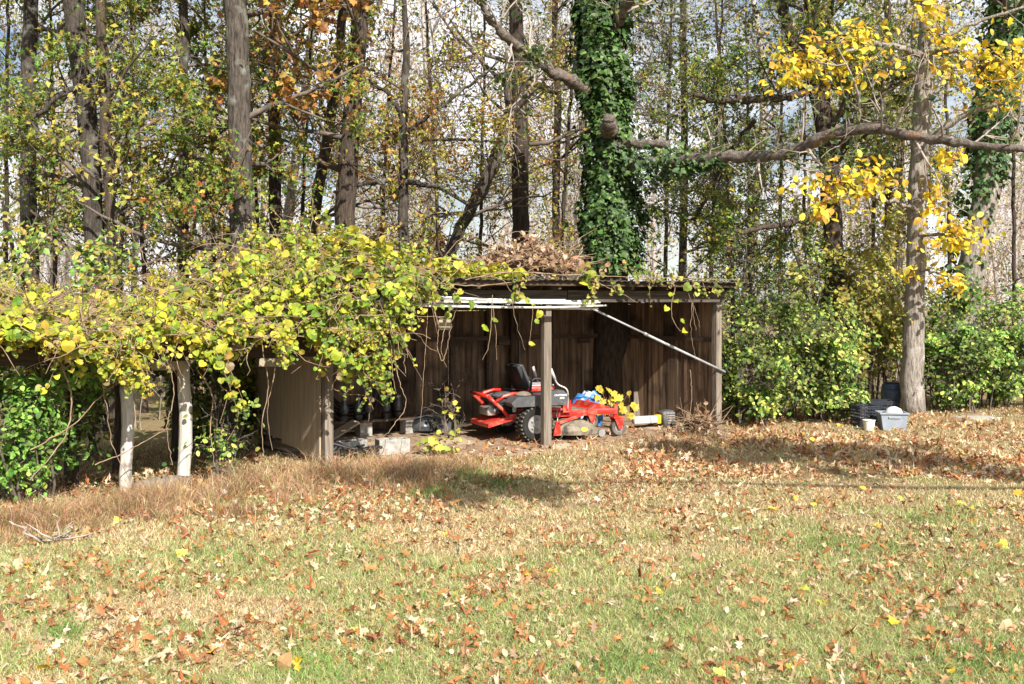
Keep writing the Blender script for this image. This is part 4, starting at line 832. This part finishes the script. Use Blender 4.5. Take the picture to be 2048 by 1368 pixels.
bush('small leafy sapling clump by the left shed wall', 448, 935, 830, 24, 10.6, 420, .06, PRIV, 5, .15)
for x, y, w, n, lab in ((905, 870, 22, 26, 'sparse yellow-leaved seedling before the back wall'), (870, 905, 40, 90, 'low green weed patch at the edge of the dirt floor')):
    p = ground_px(x, y + 10); bush(lab, x, y, y - (90 if n == 26 else 30), w, p[1], n, .08, YGREEN, 4, .12, T_MAPLE)
# brown brush heap piled on the shed roof and by the end post
def heap_(label, x, y, hw, hh, Z, n, base_z=None):
    c = px(x, y + hh, Z); root = thing('brush_heap', label, 'brush', c); tb = Tubes(); Wm, Hm = hw / FOC * Z, hh * 2 / FOC * Z
    for i in range(n // 5):
        a = rng.uniform(0, 6.28); q = np.array([rng.normal(0, .45) * Wm, rng.normal(0, .4) * Wm * .7, abs(rng.normal(0, .4)) * Hm]); d = unit(rng.normal(size=3) * (1, 1, .6)); Ls = rng.uniform(.2, .6)
        tb.add(np.array([q, q + d * Ls * .5 + rng.normal(0, .03, 3), q + d * Ls]), [.007, .006, .003], 4, cap=False)
    P = np.stack([rng.normal(0, .45, n) * Wm, rng.normal(0, .4, n) * Wm * .7, np.abs(rng.normal(0, .45, n)) * Hm], -1); P[:, 2] *= np.clip(1.2 - np.abs(P[:, 0]) / Wm, .25, 1)
    tb.obj('twigs', M_STEM, root); mesh_obj('dry_leaves', leaf_mesh('dry_leaves', T_OVAL, P, frames(n, (.2, -.5, .5), .8, .8), rng.uniform(.05, .13, n), pal(n, [(.36, .24, .15), (.46, .33, .22), (.27, .16, .09), (.20, .12, .07)]), .8), M_DRY, root)
heap_('heap of dry brown brush lying on the shed roof', 1050, 512, 120, 27, 14.8, 1500)
heap_('mound of dry tan weeds at the foot of the end post', 1398, 848, 34, 22, 14.3, 700)

# ------------------------------------------------------------------ vines over shed and lean-to
vine = thing('grape_vine', 'yellow-green vine smothering the lean-to and the left half of the shed roof', 'vine', S(-.6, -.3, 0)); voff = np.array(vine.location)
TX = [-260, 0, 60, 200, 300, 400, 480, 560, 650, 700, 750, 850, 950, 1050, 1180, 1300, 1480]; TY = [570, 562, 590, 585, 560, 522, 470, 450, 432, 455, 500, 508, 514, 530, 546, 548, 556]
BX = [-260, 0, 100, 200, 238, 262, 285, 310, 370, 400, 440, 480, 520, 560, 590, 610, 640, 680, 705, 730, 760, 785, 800, 815, 850, 900, 1000, 1100, 1200, 1480]
BY = [640, 655, 660, 700, 735, 765, 720, 660, 660, 700, 725, 675, 655, 680, 655, 625, 675, 705, 740, 720, 745, 690, 630, 605, 596, 588, 572, 558, 556, 562]
def vine_pts(n, lo, hi, vpow=1.0, thick=.14, front=-.52):
    x = rng.uniform(lo, hi, n); v = rng.uniform(0, 1, n) ** vpow
    ty = np.interp(x, TX, TY) + rng.normal(0, 13, n) + 9 * np.sin(x / 17.) + 6 * np.sin(x / 7.3); by = np.interp(x, BX, BY) + rng.normal(0, 12, n) + 7 * np.sin(x / 9.)
    y = ty + (by - ty) * v
    d = -.58 + np.clip(1 - v, 0, 1) ** 1.6 * 1.7 + rng.normal(0, thick, n) - .12 * np.sin(x / 23.) * (v > .5) - .10 * np.sin(x / 41. + y / 19.)
    df = front - np.abs(rng.normal(0, thick * .9, n)); tf = t_of(x, df); zf = CAM_Z - (y - HOR) / FOC * (SY + ST * tf + CT * df)
    d = np.where(zf < np.where(tf > -.35, 2.24, 1.66), df, np.maximum(d, -.45)); t = t_of(x, d); P = np.stack([SX + CT * t - ST * d, SY + ST * t + CT * d, np.zeros(n)], -1)
    P[:, 2] = CAM_Z - (y - HOR) / FOC * P[:, 1]; return P, x, y, v
def vine_col(x, v):
    n = len(x); g = np.clip((x - 380) / 300, 0, 1) * .8
    A = pal(n, [(.62, .54, .05), (.52, .50, .045), (.44, .46, .045), (.66, .50, .07), (.50, .36, .06)], None, .15); B = pal(n, [(.20, .31, .035), (.32, .41, .045), (.42, .46, .05), (.14, .23, .03)], None, .18)
    A = np.where((rng.uniform(0, 1, n) < .6 * (1 - v))[:, None], pal(n, [(.42, .42, .06), (.34, .35, .05), (.52, .46, .09)], None, .2), A); C = np.where((rng.uniform(0, 1, n) < .28 + .6 * g)[:, None], B, A); D = pal(n, [(.30, .19, .09), (.42, .30, .15), (.20, .14, .06)], None, .2)
    return np.where((rng.uniform(0, 1, n) < .07 + .16 * (1 - v))[:, None], D, C)
NZ = np.array([.25, -.75, .55])
P, x, y, v = vine_pts(3000, -240, 870, .9, .15)
C_ = vine_col(x, v) * rng.uniform(.4, .95, (len(x), 1)); mesh_obj('foliage', leaf_mesh('foliage', T_ROUND, P - voff, frames(len(P), NZ, .75, 1.0), .07 * rng.uniform(.4, 1.4, len(P)), C_, .7), M_LEAF, vine, kind='stuff')  # backing leaves darkened in colour to suggest shaded gaps
def tassels(n, lo, hi, vpow, thick, front, per, size, colf, ln=(.10, .38)):
    """leafy shoots: each one droops or arches out of the mass with leaves along it"""
    c, x, y, v = vine_pts(n, lo, hi, vpow, thick, front); PP, XX, VV, SS = [], [], [], []; tb = Tubes()
    for i in range(n):
        up_ = v[i] < .22 and rng.uniform() < .55; L = rng.uniform(*ln); k = int(rng.uniform(.5, 1.5) * per); f = rng.uniform(0, 1, k) ** .8
        az = rng.uniform(0, 6.28); d = np.array([.7 * math.cos(az), .4 * math.sin(az) - .35, .9 if up_ else -.9 + rng.uniform(-.3, .9)]) * L
        q = c[i] + f[:, None] * d + np.outer(f * f, (0, 0, -.25 * L)) + rng.normal(0, .032, (k, 3)); PP.append(q); XX.append(np.full(k, x[i])); VV.append(np.full(k, v[i])); SS.append((1.2 - .6 * f) * rng.uniform(.55, 1.4) * (.68 + .4 * v[i]))
        tb.add(c[i] - voff + np.linspace(0, 1, 5)[:, None] * d + np.outer(np.linspace(0, 1, 5) ** 2, (0, 0, -.25 * L)), np.linspace(.004, .002, 5), 4, cap=False)
    P = np.concatenate(PP); C = colf(np.concatenate(XX), np.concatenate(VV)); tone = np.repeat(rng.uniform(.6, 1.15, n), [len(q) for q in PP])[:, None]
    return tb, leaf_mesh('shoots', T_ROUND, P - voff, frames(len(P), NZ, .5, 1.2), size * np.concatenate(SS) * rng.uniform(.6, 1.25, len(P)), np.clip(C * tone, .01, .8), .5)
tb, me = tassels(720, -240, 850, .85, .18, -.55, 15, .064, vine_col); tb.obj('shoot_stems', M_STEM, vine, kind='stuff'); mesh_obj('shoot_leaves', me, M_LEAF, vine, kind='stuff')
tb, me = tassels(45, 830, 1480, 1.0, .05, -.40, 9, .075, lambda x, v: pal(len(x), [(.22, .28, .045), (.34, .35, .06), (.46, .40, .08), (.14, .18, .04), (.30, .2, .09)], None, .2), (.08, .25)); tb.obj('eave_stems', M_STEM, vine, kind='stuff'); mesh_obj('eave_leaves', me, M_LEAF, vine, kind='stuff')
# back slope of the vine heap, over the roof
n = 3500; t = rng.uniform(-4.5, 3.2, n); d = rng.uniform(.6, 2.8, n); P = np.stack([SX + CT * t - ST * d, SY + ST * t + CT * d, np.where(t > 0, 2.25, 1.75) + .45 * np.exp(-((t - .2) / 1.5) ** 2) * (2.9 - d) / 2.3 + rng.normal(0, .06, n)], -1)
mesh_obj('back_foliage', leaf_mesh('back_foliage', T_ROUND, P - voff, frames(n, (.1, 0, 1), .4, .2), .11 * rng.uniform(.6, 1.25, n), pal(n, [(.45, .45, .05), (.30, .36, .045), (.55, .46, .06)]), .4), M_LEAF, vine, kind='stuff')
VM = []
for T in (T_ROUND, T_ROUND, T_MAPLE, T_ROUND):
    Vt = T[0].copy(); Vt[:, 2] *= rng.uniform(.5, 1.8); Vt[:, 0] *= rng.uniform(.9, 1.1); me = np_mesh('vine_leaf', Vt, [T[1]]); me.materials.append(M_VINELEAF); VM.append(me)
P, x, y, v = vine_pts(300, 0, 815, .55, .06)
for i in range(300):
    p = P[i] - voff + np.array([.03, -.16, 0]); o = bpy.data.objects.new('leaf', VM[i % 4]); COL.objects.link(o); o.parent = vine; o.location = p
    o.rotation_euler = Matrix(frames(1, NZ, .35, 1.4)[0].T.tolist()).to_euler(); s_ = rng.uniform(.05, .115); o.scale = (s_, s_, s_)
# stems: tangled runners through the mass, hanging strands, woody ropes
st = Tubes(); hang = []
P, x, y, v = vine_pts(900, -200, 1150, .75, .2)
for i in range(900):
    if x[i] > 820 and (i % 3 or v[i] > .5): continue
    d = unit(rng.normal(size=3) * (1, .5, .45)); Ls = rng.uniform(.3, .9); q = [P[i] - voff]
    for f in range(8): d = unit(d + rng.normal(0, .22, 3) + [0, 0, -.03]); q.append(q[-1] + d * Ls / 8)
    st.add(np.array(q), np.linspace(.006, .0025, 9), 4, cap=False)
st.obj('runners', M_STEM, vine, kind='stuff')
def strand(pts, r0, r1, d=-.42, mat=M_STEM):
    q = []
    for (xx, yy) in pts:
        t_ = t_of(xx, d); p = S(t_, d); q.append((p[0], p[1], CAM_Z - (yy - HOR) / FOC * p[1]))
    q = smooth_path(q, 6 * len(pts))
    for _ in range(6): q[1:-1] = .25 * q[:-2] + .5 * q[1:-1] + .25 * q[2:]
    q[1:-1] += rng.normal(0, .004, (len(q) - 2, 3))
    Tubes().add(q - voff, np.linspace(r0, r1, len(q)), 5, cap=False).obj('strand', mat, vine)
STR = [([(560, 640), (548, 760), (530, 820), (545, 900)], .006), ([(525, 690), (540, 780), (520, 850), (528, 905)], .007), ([(395, 740), (430, 790), (418, 850), (430, 930)], .008), ([(440, 770), (470, 800), (480, 840), (455, 880)], .006),
       ([(300, 640), (320, 700), (345, 745), (350, 800), (330, 850), (345, 930)], .007), ([(120, 720), (150, 800), (130, 880), (60, 960)], .010), ([(60, 900), (150, 850), (220, 770), (260, 760)], .008), ([(200, 740), (215, 830), (225, 900), (260, 960)], .006), ([(190, 930), (240, 910), (330, 860)], .007),
       ([(640, 720), (665, 780), (690, 790), (740, 790), (768, 812)], .006), ([(790, 720), (800, 775), (810, 790), (815, 810), (790, 850), (765, 875)], .006), ([(735, 740), (745, 790), (735, 850)], .005), ([(855, 620), (850, 720), (840, 860)], .004),
       ([(868, 620), (880, 655), (872, 690), (885, 730), (893, 700), (905, 640), (915, 610)], .006), ([(900, 620), (888, 660), (880, 700), (893, 735)], .005), ([(985, 590), (980, 690), (965, 720)], .005), ([(1022, 590), (1030, 640), (1050, 700)], .004), ([(1068, 600), (1062, 660), (1058, 690)], .004),
       ([(1350, 575), (1340, 620), (1352, 655), (1372, 670)], .006), ([(1390, 580), (1385, 620), (1392, 660)], .005), ([(1370, 570), (1395, 630), (1400, 655)], .004), ([(1180, 560), (1230, 580), (1275, 605)], .006), ([(1380, 740), (1385, 790), (1378, 840)], .006),
       ([(930, 560), (1010, 540), (1100, 548), (1200, 552), (1330, 556), (1470, 560)], .007), ([(700, 575), (820, 560), (950, 575), (1060, 560)], .008), ([(560, 600), (650, 590), (750, 600), (830, 620)], .009)]
for p, r in STR: strand(p, r, r * .55)
for x0 in (700, 745, 780, 660, 985, 1385): strand([(x0, 600), (x0 + rng.uniform(-8, 8), 660), (x0 + rng.uniform(-12, 12), 720)], .004, .002)
hl = np.array([(985, 640), (965, 655), (1062, 605), (1070, 640), (1060, 690), (880, 610), (900, 625), (1050, 600), (1345, 585), (1335, 612), (1372, 660), (1362, 640), (1350, 600), (1160, 562), (1010, 600), (940, 600), (925, 580), (1080, 620)], float)
for (xx, yy) in hl:
    t_ = t_of(xx, -.42); p = S(t_, -.42); p[2] = CAM_Z - (yy - HOR) / FOC * p[1]; o = bpy.data.objects.new('leaf', VM[int(xx) % 4]); COL.objects.link(o); o.parent = vine; o.location = p - voff
    o.rotation_euler = Matrix(frames(1, NZ, .3, 1.4)[0].T.tolist()).to_euler(); s_ = rng.uniform(.07, .12); o.scale = (s_, s_, s_)
# yellow maple sapling growing up in front of the mower
mp = S(t_of(1228, .75), .75, .04); ms = thing('maple_sapling', 'small yellow-leaved maple sapling growing up beside the mower front', 'sapling', mp)
MM = np_mesh('maple_leaf', T_MAPLE[0], [T_MAPLE[1]]); MM.materials.append(M_MAPLEY); tb = Tubes()
for (x, y) in ((1198, 771), (1207, 780), (1196, 790), (1216, 776), (1226, 782), (1201, 800), (1205, 808), (1222, 798), (1235, 796), (1243, 790), (1239, 802), (1258, 782), (1247, 812), (1253, 818), (1262, 808), (1266, 818), (1260, 826), (1200, 822), (1232, 818), (1218, 826), (1241, 833), (1210, 818), (1268, 830)):
    p = px(x, y, mp[1] + rng.uniform(-.12, .12)) - mp; tb.add(smooth_path([np.zeros(3) + [0, 0, .02], p * [.35, .4, .5], p * [.8, .8, .85] , p], 8), np.linspace(.005, .0018, 8), 4, cap=False)
    for k in range(1): 
        o = bpy.data.objects.new('leaf', MM); COL.objects.link(o); o.parent = ms; o.location = p; o.rotation_euler = Matrix(frames(1, (.2, -1, .3), .35, 1.2)[0].T.tolist()).to_euler(); s_ = rng.uniform(.085, .13); o.scale = (s_, s_, s_)
tb.obj('stems', pm('reddish_stem', (.22, .09, .06), (.36, .18, .12), 8, .7, .1), ms)

# ------------------------------------------------------------------ lawn grass, dry weeds, fallen leaves
def in_shed(X, Y): t = (X - SX) * CT + (Y - SY) * ST; d = -(X - SX) * ST + (Y - SY) * CT; return (t > -.1) & (t < 6.2) & (d > -.2)
def screen_pts(n, y0, y1, x0=-60, x1=2110, pw=1.0):
    x = rng.uniform(x0, x1, n); y = y0 + (y1 - y0) * rng.uniform(0, 1, n) ** pw; Z = CAM_Z * FOC / (y - HOR); X = (x - 1024) / FOC * Z; return X, Z, x, y
def vnoise(X, Y, s, seed):
    r_ = np.random.default_rng(seed); g = r_.uniform(0, 1, (64, 64)); a, b = X * s + 50, Y * s + 50; i, j = np.floor(a).astype(int), np.floor(b).astype(int); u, v = a - i, b - j; u = u * u * (3 - 2 * u); v = v * v * (3 - 2 * v)
    G = lambda p, q: g[p % 64, q % 64]
    return (G(i, j) * (1 - u) + G(i + 1, j) * u) * (1 - v) + (G(i, j + 1) * (1 - u) + G(i + 1, j + 1) * u) * v
def blades(X, Y, h, w, col, lean=.6, z0=0.0):
    n = len(X); Z = gh(X, Y) + z0; az = rng.uniform(0, 6.28, n); ln = rng.normal(0, lean, (n, 2)) * h[:, None]
    sx, sy = np.cos(az) * w / 2, np.sin(az) * w / 2
    B = np.stack([X, Y, Z - .005], -1); M_ = B + np.stack([ln[:, 0] * .35, ln[:, 1] * .35, h * .6], -1); T_ = B + np.stack([ln[:, 0], ln[:, 1], h * rng.uniform(.75, 1, n)], -1)
    s = np.stack([sx, sy, 0 * sx], -1)
    V = np.stack([B - s, B + s, M_ + s * .8, M_ - s * .8, T_], 1).reshape(-1, 3); b = np.arange(n)[:, None] * 5
    return V, b + np.array([[0, 1, 2, 3]]), b + np.array([[3, 2, 4]]), np.repeat(col, 5, 0)
X, Y, sx_, sy_ = screen_pts(300000, 866, 1420, pw=.85)
Xb, Yb, sb_, tb_ = screen_pts(40000, 800, 900); sel = Xb > 1.0; X = np.concatenate([X, Xb[sel]]); Y = np.concatenate([Y, Yb[sel]])
k = ~in_shed(X, Y); X, Y = X[k], Y[k]
g = .55 * vnoise(X, Y, .55, 3) + .45 * vnoise(X, Y, 2.1, 4) + np.clip((9.2 - Y) / 8, -.3, .26); n = len(X)
green = rng.uniform(0, 1, n) < np.clip((g - .50) * 2.4, .03, .40)
col = np.where(green[:, None], pal(n, [(.23, .32, .085), (.33, .41, .13), (.42, .46, .20), (.17, .25, .065)], None, .18), pal(n, [(.66, .54, .30), (.56, .43, .23), (.70, .60, .37), (.44, .30, .15)], None, .18))
h = np.where(green, rng.uniform(.03, .075, n), rng.uniform(.015, .05, n)); w = rng.uniform(.003, .0055, n) * np.clip(Y / 7, .9, 2.2)
V, q4, q3, cc = blades(X, Y, h, w, col, .75)
mesh_obj('lawn_grass', np_mesh('lawn_grass', V, [q4, q3], cc), M_GRASS, None, label='short patchy green and straw-coloured lawn grass', cat='grass', kind='stuff')
def weeds(name, label, regs, colors, hh, ww, lean=.45):
    XX, YY, HH, TN = [], [], [], []
    for (cx_, cy_, hw, hv, n_, hs) in regs:
        x = cx_ + rng.normal(0, .5, n_) * hw; y = cy_ + rng.normal(0, .5, n_) * hv; y = np.maximum(y, 845); Z = CAM_Z * FOC / (y - HOR); XX.append((x - 1024) / FOC * Z); YY.append(Z); HH.append(rng.uniform(.3, 1.15, n_) ** 1.3 * hh * hs); TN.append(np.full(n_, rng.uniform(.7, 1.25)))
    XX, YY, HH, TN = map(np.concatenate, (XX, YY, HH, TN)); V, a4, a3, cc = blades(XX, YY, HH, rng.uniform(.6, 1.3, len(XX)) * ww, np.clip(pal(len(XX), colors, None, .24) * TN[:, None], .01, .8), lean)
    mesh_obj(name, np_mesh(name, V, [a4, a3], cc), M_GRASS, None, label=label, cat='weeds', kind='stuff')
reg = []
for i in range(150):
    f = rng.uniform(0, 1); cx_ = 20 + 900 * f + rng.normal(0, 30); reg.append((cx_, np.interp(cx_, [0, 250, 450, 650, 920], [1035, 1008, 972, 948, 938]) + abs(rng.normal(0, 26)) - 8, rng.uniform(14, 60), rng.uniform(6, 18), int(rng.uniform(60, 330)), rng.uniform(.35, 1.15)))
weeds('dry_weeds', 'reddish dry stilt grass along the front of the lean-to and shed corner', reg, [(.46, .26, .145), (.55, .35, .21), (.36, .19, .10), (.60, .44, .28), (.26, .14, .08), (.24, .25, .08)], .24, .0042, .7)
weeds('grass_tufts', 'darker green grass tufts on the lawn before the shed', [(800, 965, 50, 14, 1500, 1), (850, 985, 60, 12, 1200, .9), (935, 950, 50, 12, 1300, 1), (1000, 970, 60, 14, 1200, .8), (1700, 1090, 120, 25, 1200, .8), (1850, 1040, 110, 20, 900, .8), (130, 1270, 60, 25, 700, 1), (450, 1120, 120, 20, 900, .7), (1330, 1240, 180, 40, 1200, .9), (1250, 1340, 120, 30, 900, 1), (900, 1210, 160, 30, 900, .8), (1950, 1330, 120, 40, 900, 1), (640, 1330, 120, 40, 800, 1)], [(.12, .22, .05), (.18, .30, .07), (.24, .36, .10)], .075, .005, .5)
weeds('edge_weeds', 'dry straw weeds and stems along the shed front and end post', [(1150, 900, 140, 10, 1800, .6), (1320, 890, 120, 14, 2200, .8), (1400, 868, 60, 10, 1200, 1), (1560, 862, 120, 8, 1500, .7), (1900, 818, 150, 8, 1500, .9)], [(.46, .33, .19), (.56, .44, .27), (.30, .19, .10)], .13, .004)
LC = [(.46, .32, .18), (.33, .14, .055), (.40, .24, .12), (.54, .40, .26), (.22, .10, .05), (.38, .18, .065), (.30, .12, .05), (.56, .45, .30)]
def litter(n, y0, y1, x0, x1, sz, cols, pw=1.0, keep=None, T=T_OAK, zo=0.0):
    X, Y, a_, b_ = screen_pts(n, y0, y1, x0, x1, pw); k = ~in_shed(X, Y)
    if keep is not None: k &= keep(a_, b_)
    k &= rng.uniform(0, 1, n) < np.clip(vnoise(X, Y, 1.6, 9) * 1.9 - .25, .12, 1)
    X, Y = X[k], Y[k]; n = len(X); P = np.stack([X, Y, gh(X, Y) + zo + rng.uniform(.008, .035, n)], -1)
    return T, P, frames(n, (0, -.1, 1), .55, 0), sz * rng.uniform(.5, 1.25, n), pal(n, cols, None, .2)
LB = [litter(700, 940, 1050, 0, 900, .085, LC, 1, None, T_OAK, .04), litter(9000, 868, 1420, -60, 2110, .042, LC, 1.1, None, T_OVAL), litter(8200, 870, 1420, -60, 2110, .08, LC, 1.15), litter(7500, 812, 960, 1250, 2110, .105, [(.46, .25, .11), (.34, .16, .07), (.56, .38, .22), (.62, .48, .32), (.26, .12, .06)]), litter(2600, 885, 1040, 0, 1400, .08, LC), litter(70, 815, 1060, 1500, 2110, .085, [(.58, .40, .05), (.6, .45, .08)], 1, None, T_MAPLE), litter(70, 900, 1400, 0, 2048, .08, [(.6, .42, .04), (.5, .48, .08)], 1, None, T_MAPLE)]
lt_ = thing('leaf_litter', 'scattered dry fallen oak leaves over the lawn', 'leaves'); lt_['kind'] = 'stuff'
for L in LB: mesh_obj('leaves', leaf_mesh('leaves', *L, .9), M_DRY, lt_, kind='stuff')
# litter on the shed's dirt floor edge
n = 350; t = rng.uniform(0, 6, n); d = rng.uniform(-.35, .7, n) ; P = np.stack([SX + CT * t - ST * d, SY + ST * t + CT * d, np.full(n, .055)], -1)
mesh_obj('leaves', leaf_mesh('leaves', T_OAK, P, frames(n, (0, 0, 1), .3, 0), rng.uniform(.05, .11, n), pal(n, LC), .8), M_DRY, lt_, kind='stuff')
FM = []
for i in range(6):
    Vt = (T_OVAL if i == 2 else T_OAK)[0].copy(); Vt[:, 0] *= rng.uniform(.8, 1.3); Vt[:, 2] = Vt[:, 2] * rng.uniform(1.0, 2.6) + .26 * np.sin(Vt[:, 1] * 3 + i) * (1 if i % 2 else -1); me = np_mesh('fallen_leaf', Vt, [(T_OVAL if i == 2 else T_OAK)[1]]); me.materials.append(M_FALLEN if i < 5 else M_FALLY); FM.append(me)
X, Y, a_, b_ = screen_pts(300, 1030, 1366, 10, 2040, .85)
for i in range(300):
    yl = i % 25 == 5; o = bpy.data.objects.new('fallen_leaf', FM[5 if yl else i % 5]); COL.objects.link(o)
    s_ = rng.uniform(.055, .115); o.location = (X[i], Y[i], float(gh(X[i], Y[i])) + .022); o.scale = (s_, s_, s_); o.rotation_euler = Matrix(frames(1, (0, -.2, 1), .6, 0)[0].T.tolist()).to_euler()
    tag(o, 'curled yellow leaf lying on the near lawn' if yl else 'curled tan or brown oak leaf lying on the near lawn', 'leaf', 'yellow leaves on the near lawn' if yl else 'brown leaves on the near lawn')

# ------------------------------------------------------------------ yard trees beyond the camera's right, whose shade falls on the lawn
root = thing('yard_oak', 'spreading yard oak whose branches shade the lawn before the hickory', 'tree', (9.6, 3.0, 0.0)); yo = np.array((9.6, 3.0, 0.0)); z = np.linspace(-.1, 6.9, 12)
Tubes().add(np.stack([-.12 * z + .1 * np.sin(z), .10 * z + .1 * np.cos(z) - .1, z], -1), np.linspace(.2, .06, 12), 12).obj('trunk', M_BARK, root)
tw = Tubes(); lp = []
for (cx_, cy_, cz_, rx, n_) in ((7.6, 4.6, 6.2, 1.0, 12), (6.4, 5.0, 6.3, .7, 8), (1.8, 3.1, 6.0, .6, 8)):
    c = np.array((cx_, cy_, cz_)) - yo; s0 = np.array((-.7, .6, 5.4)); P = smooth_path([s0, (s0 + c) / 2 + [0, 0, .3], c], 10); tw.add(P, np.linspace(.06, .03, 10), 7)
    for i in range(n_): grow(tw, lp, P[int(rng.integers(6, 10))], unit(rng.normal(size=3) * (1, 1, .25)), rx * rng.uniform(.7, 1.4), .02, 1, 3, (4, 3, 3), .02, .25)
tw.obj('branches', M_DTWIG, root); mesh_obj('foliage', foliage(lp, 6000, .14, OLIVE, T_OAK, .16), M_LEAF, root)
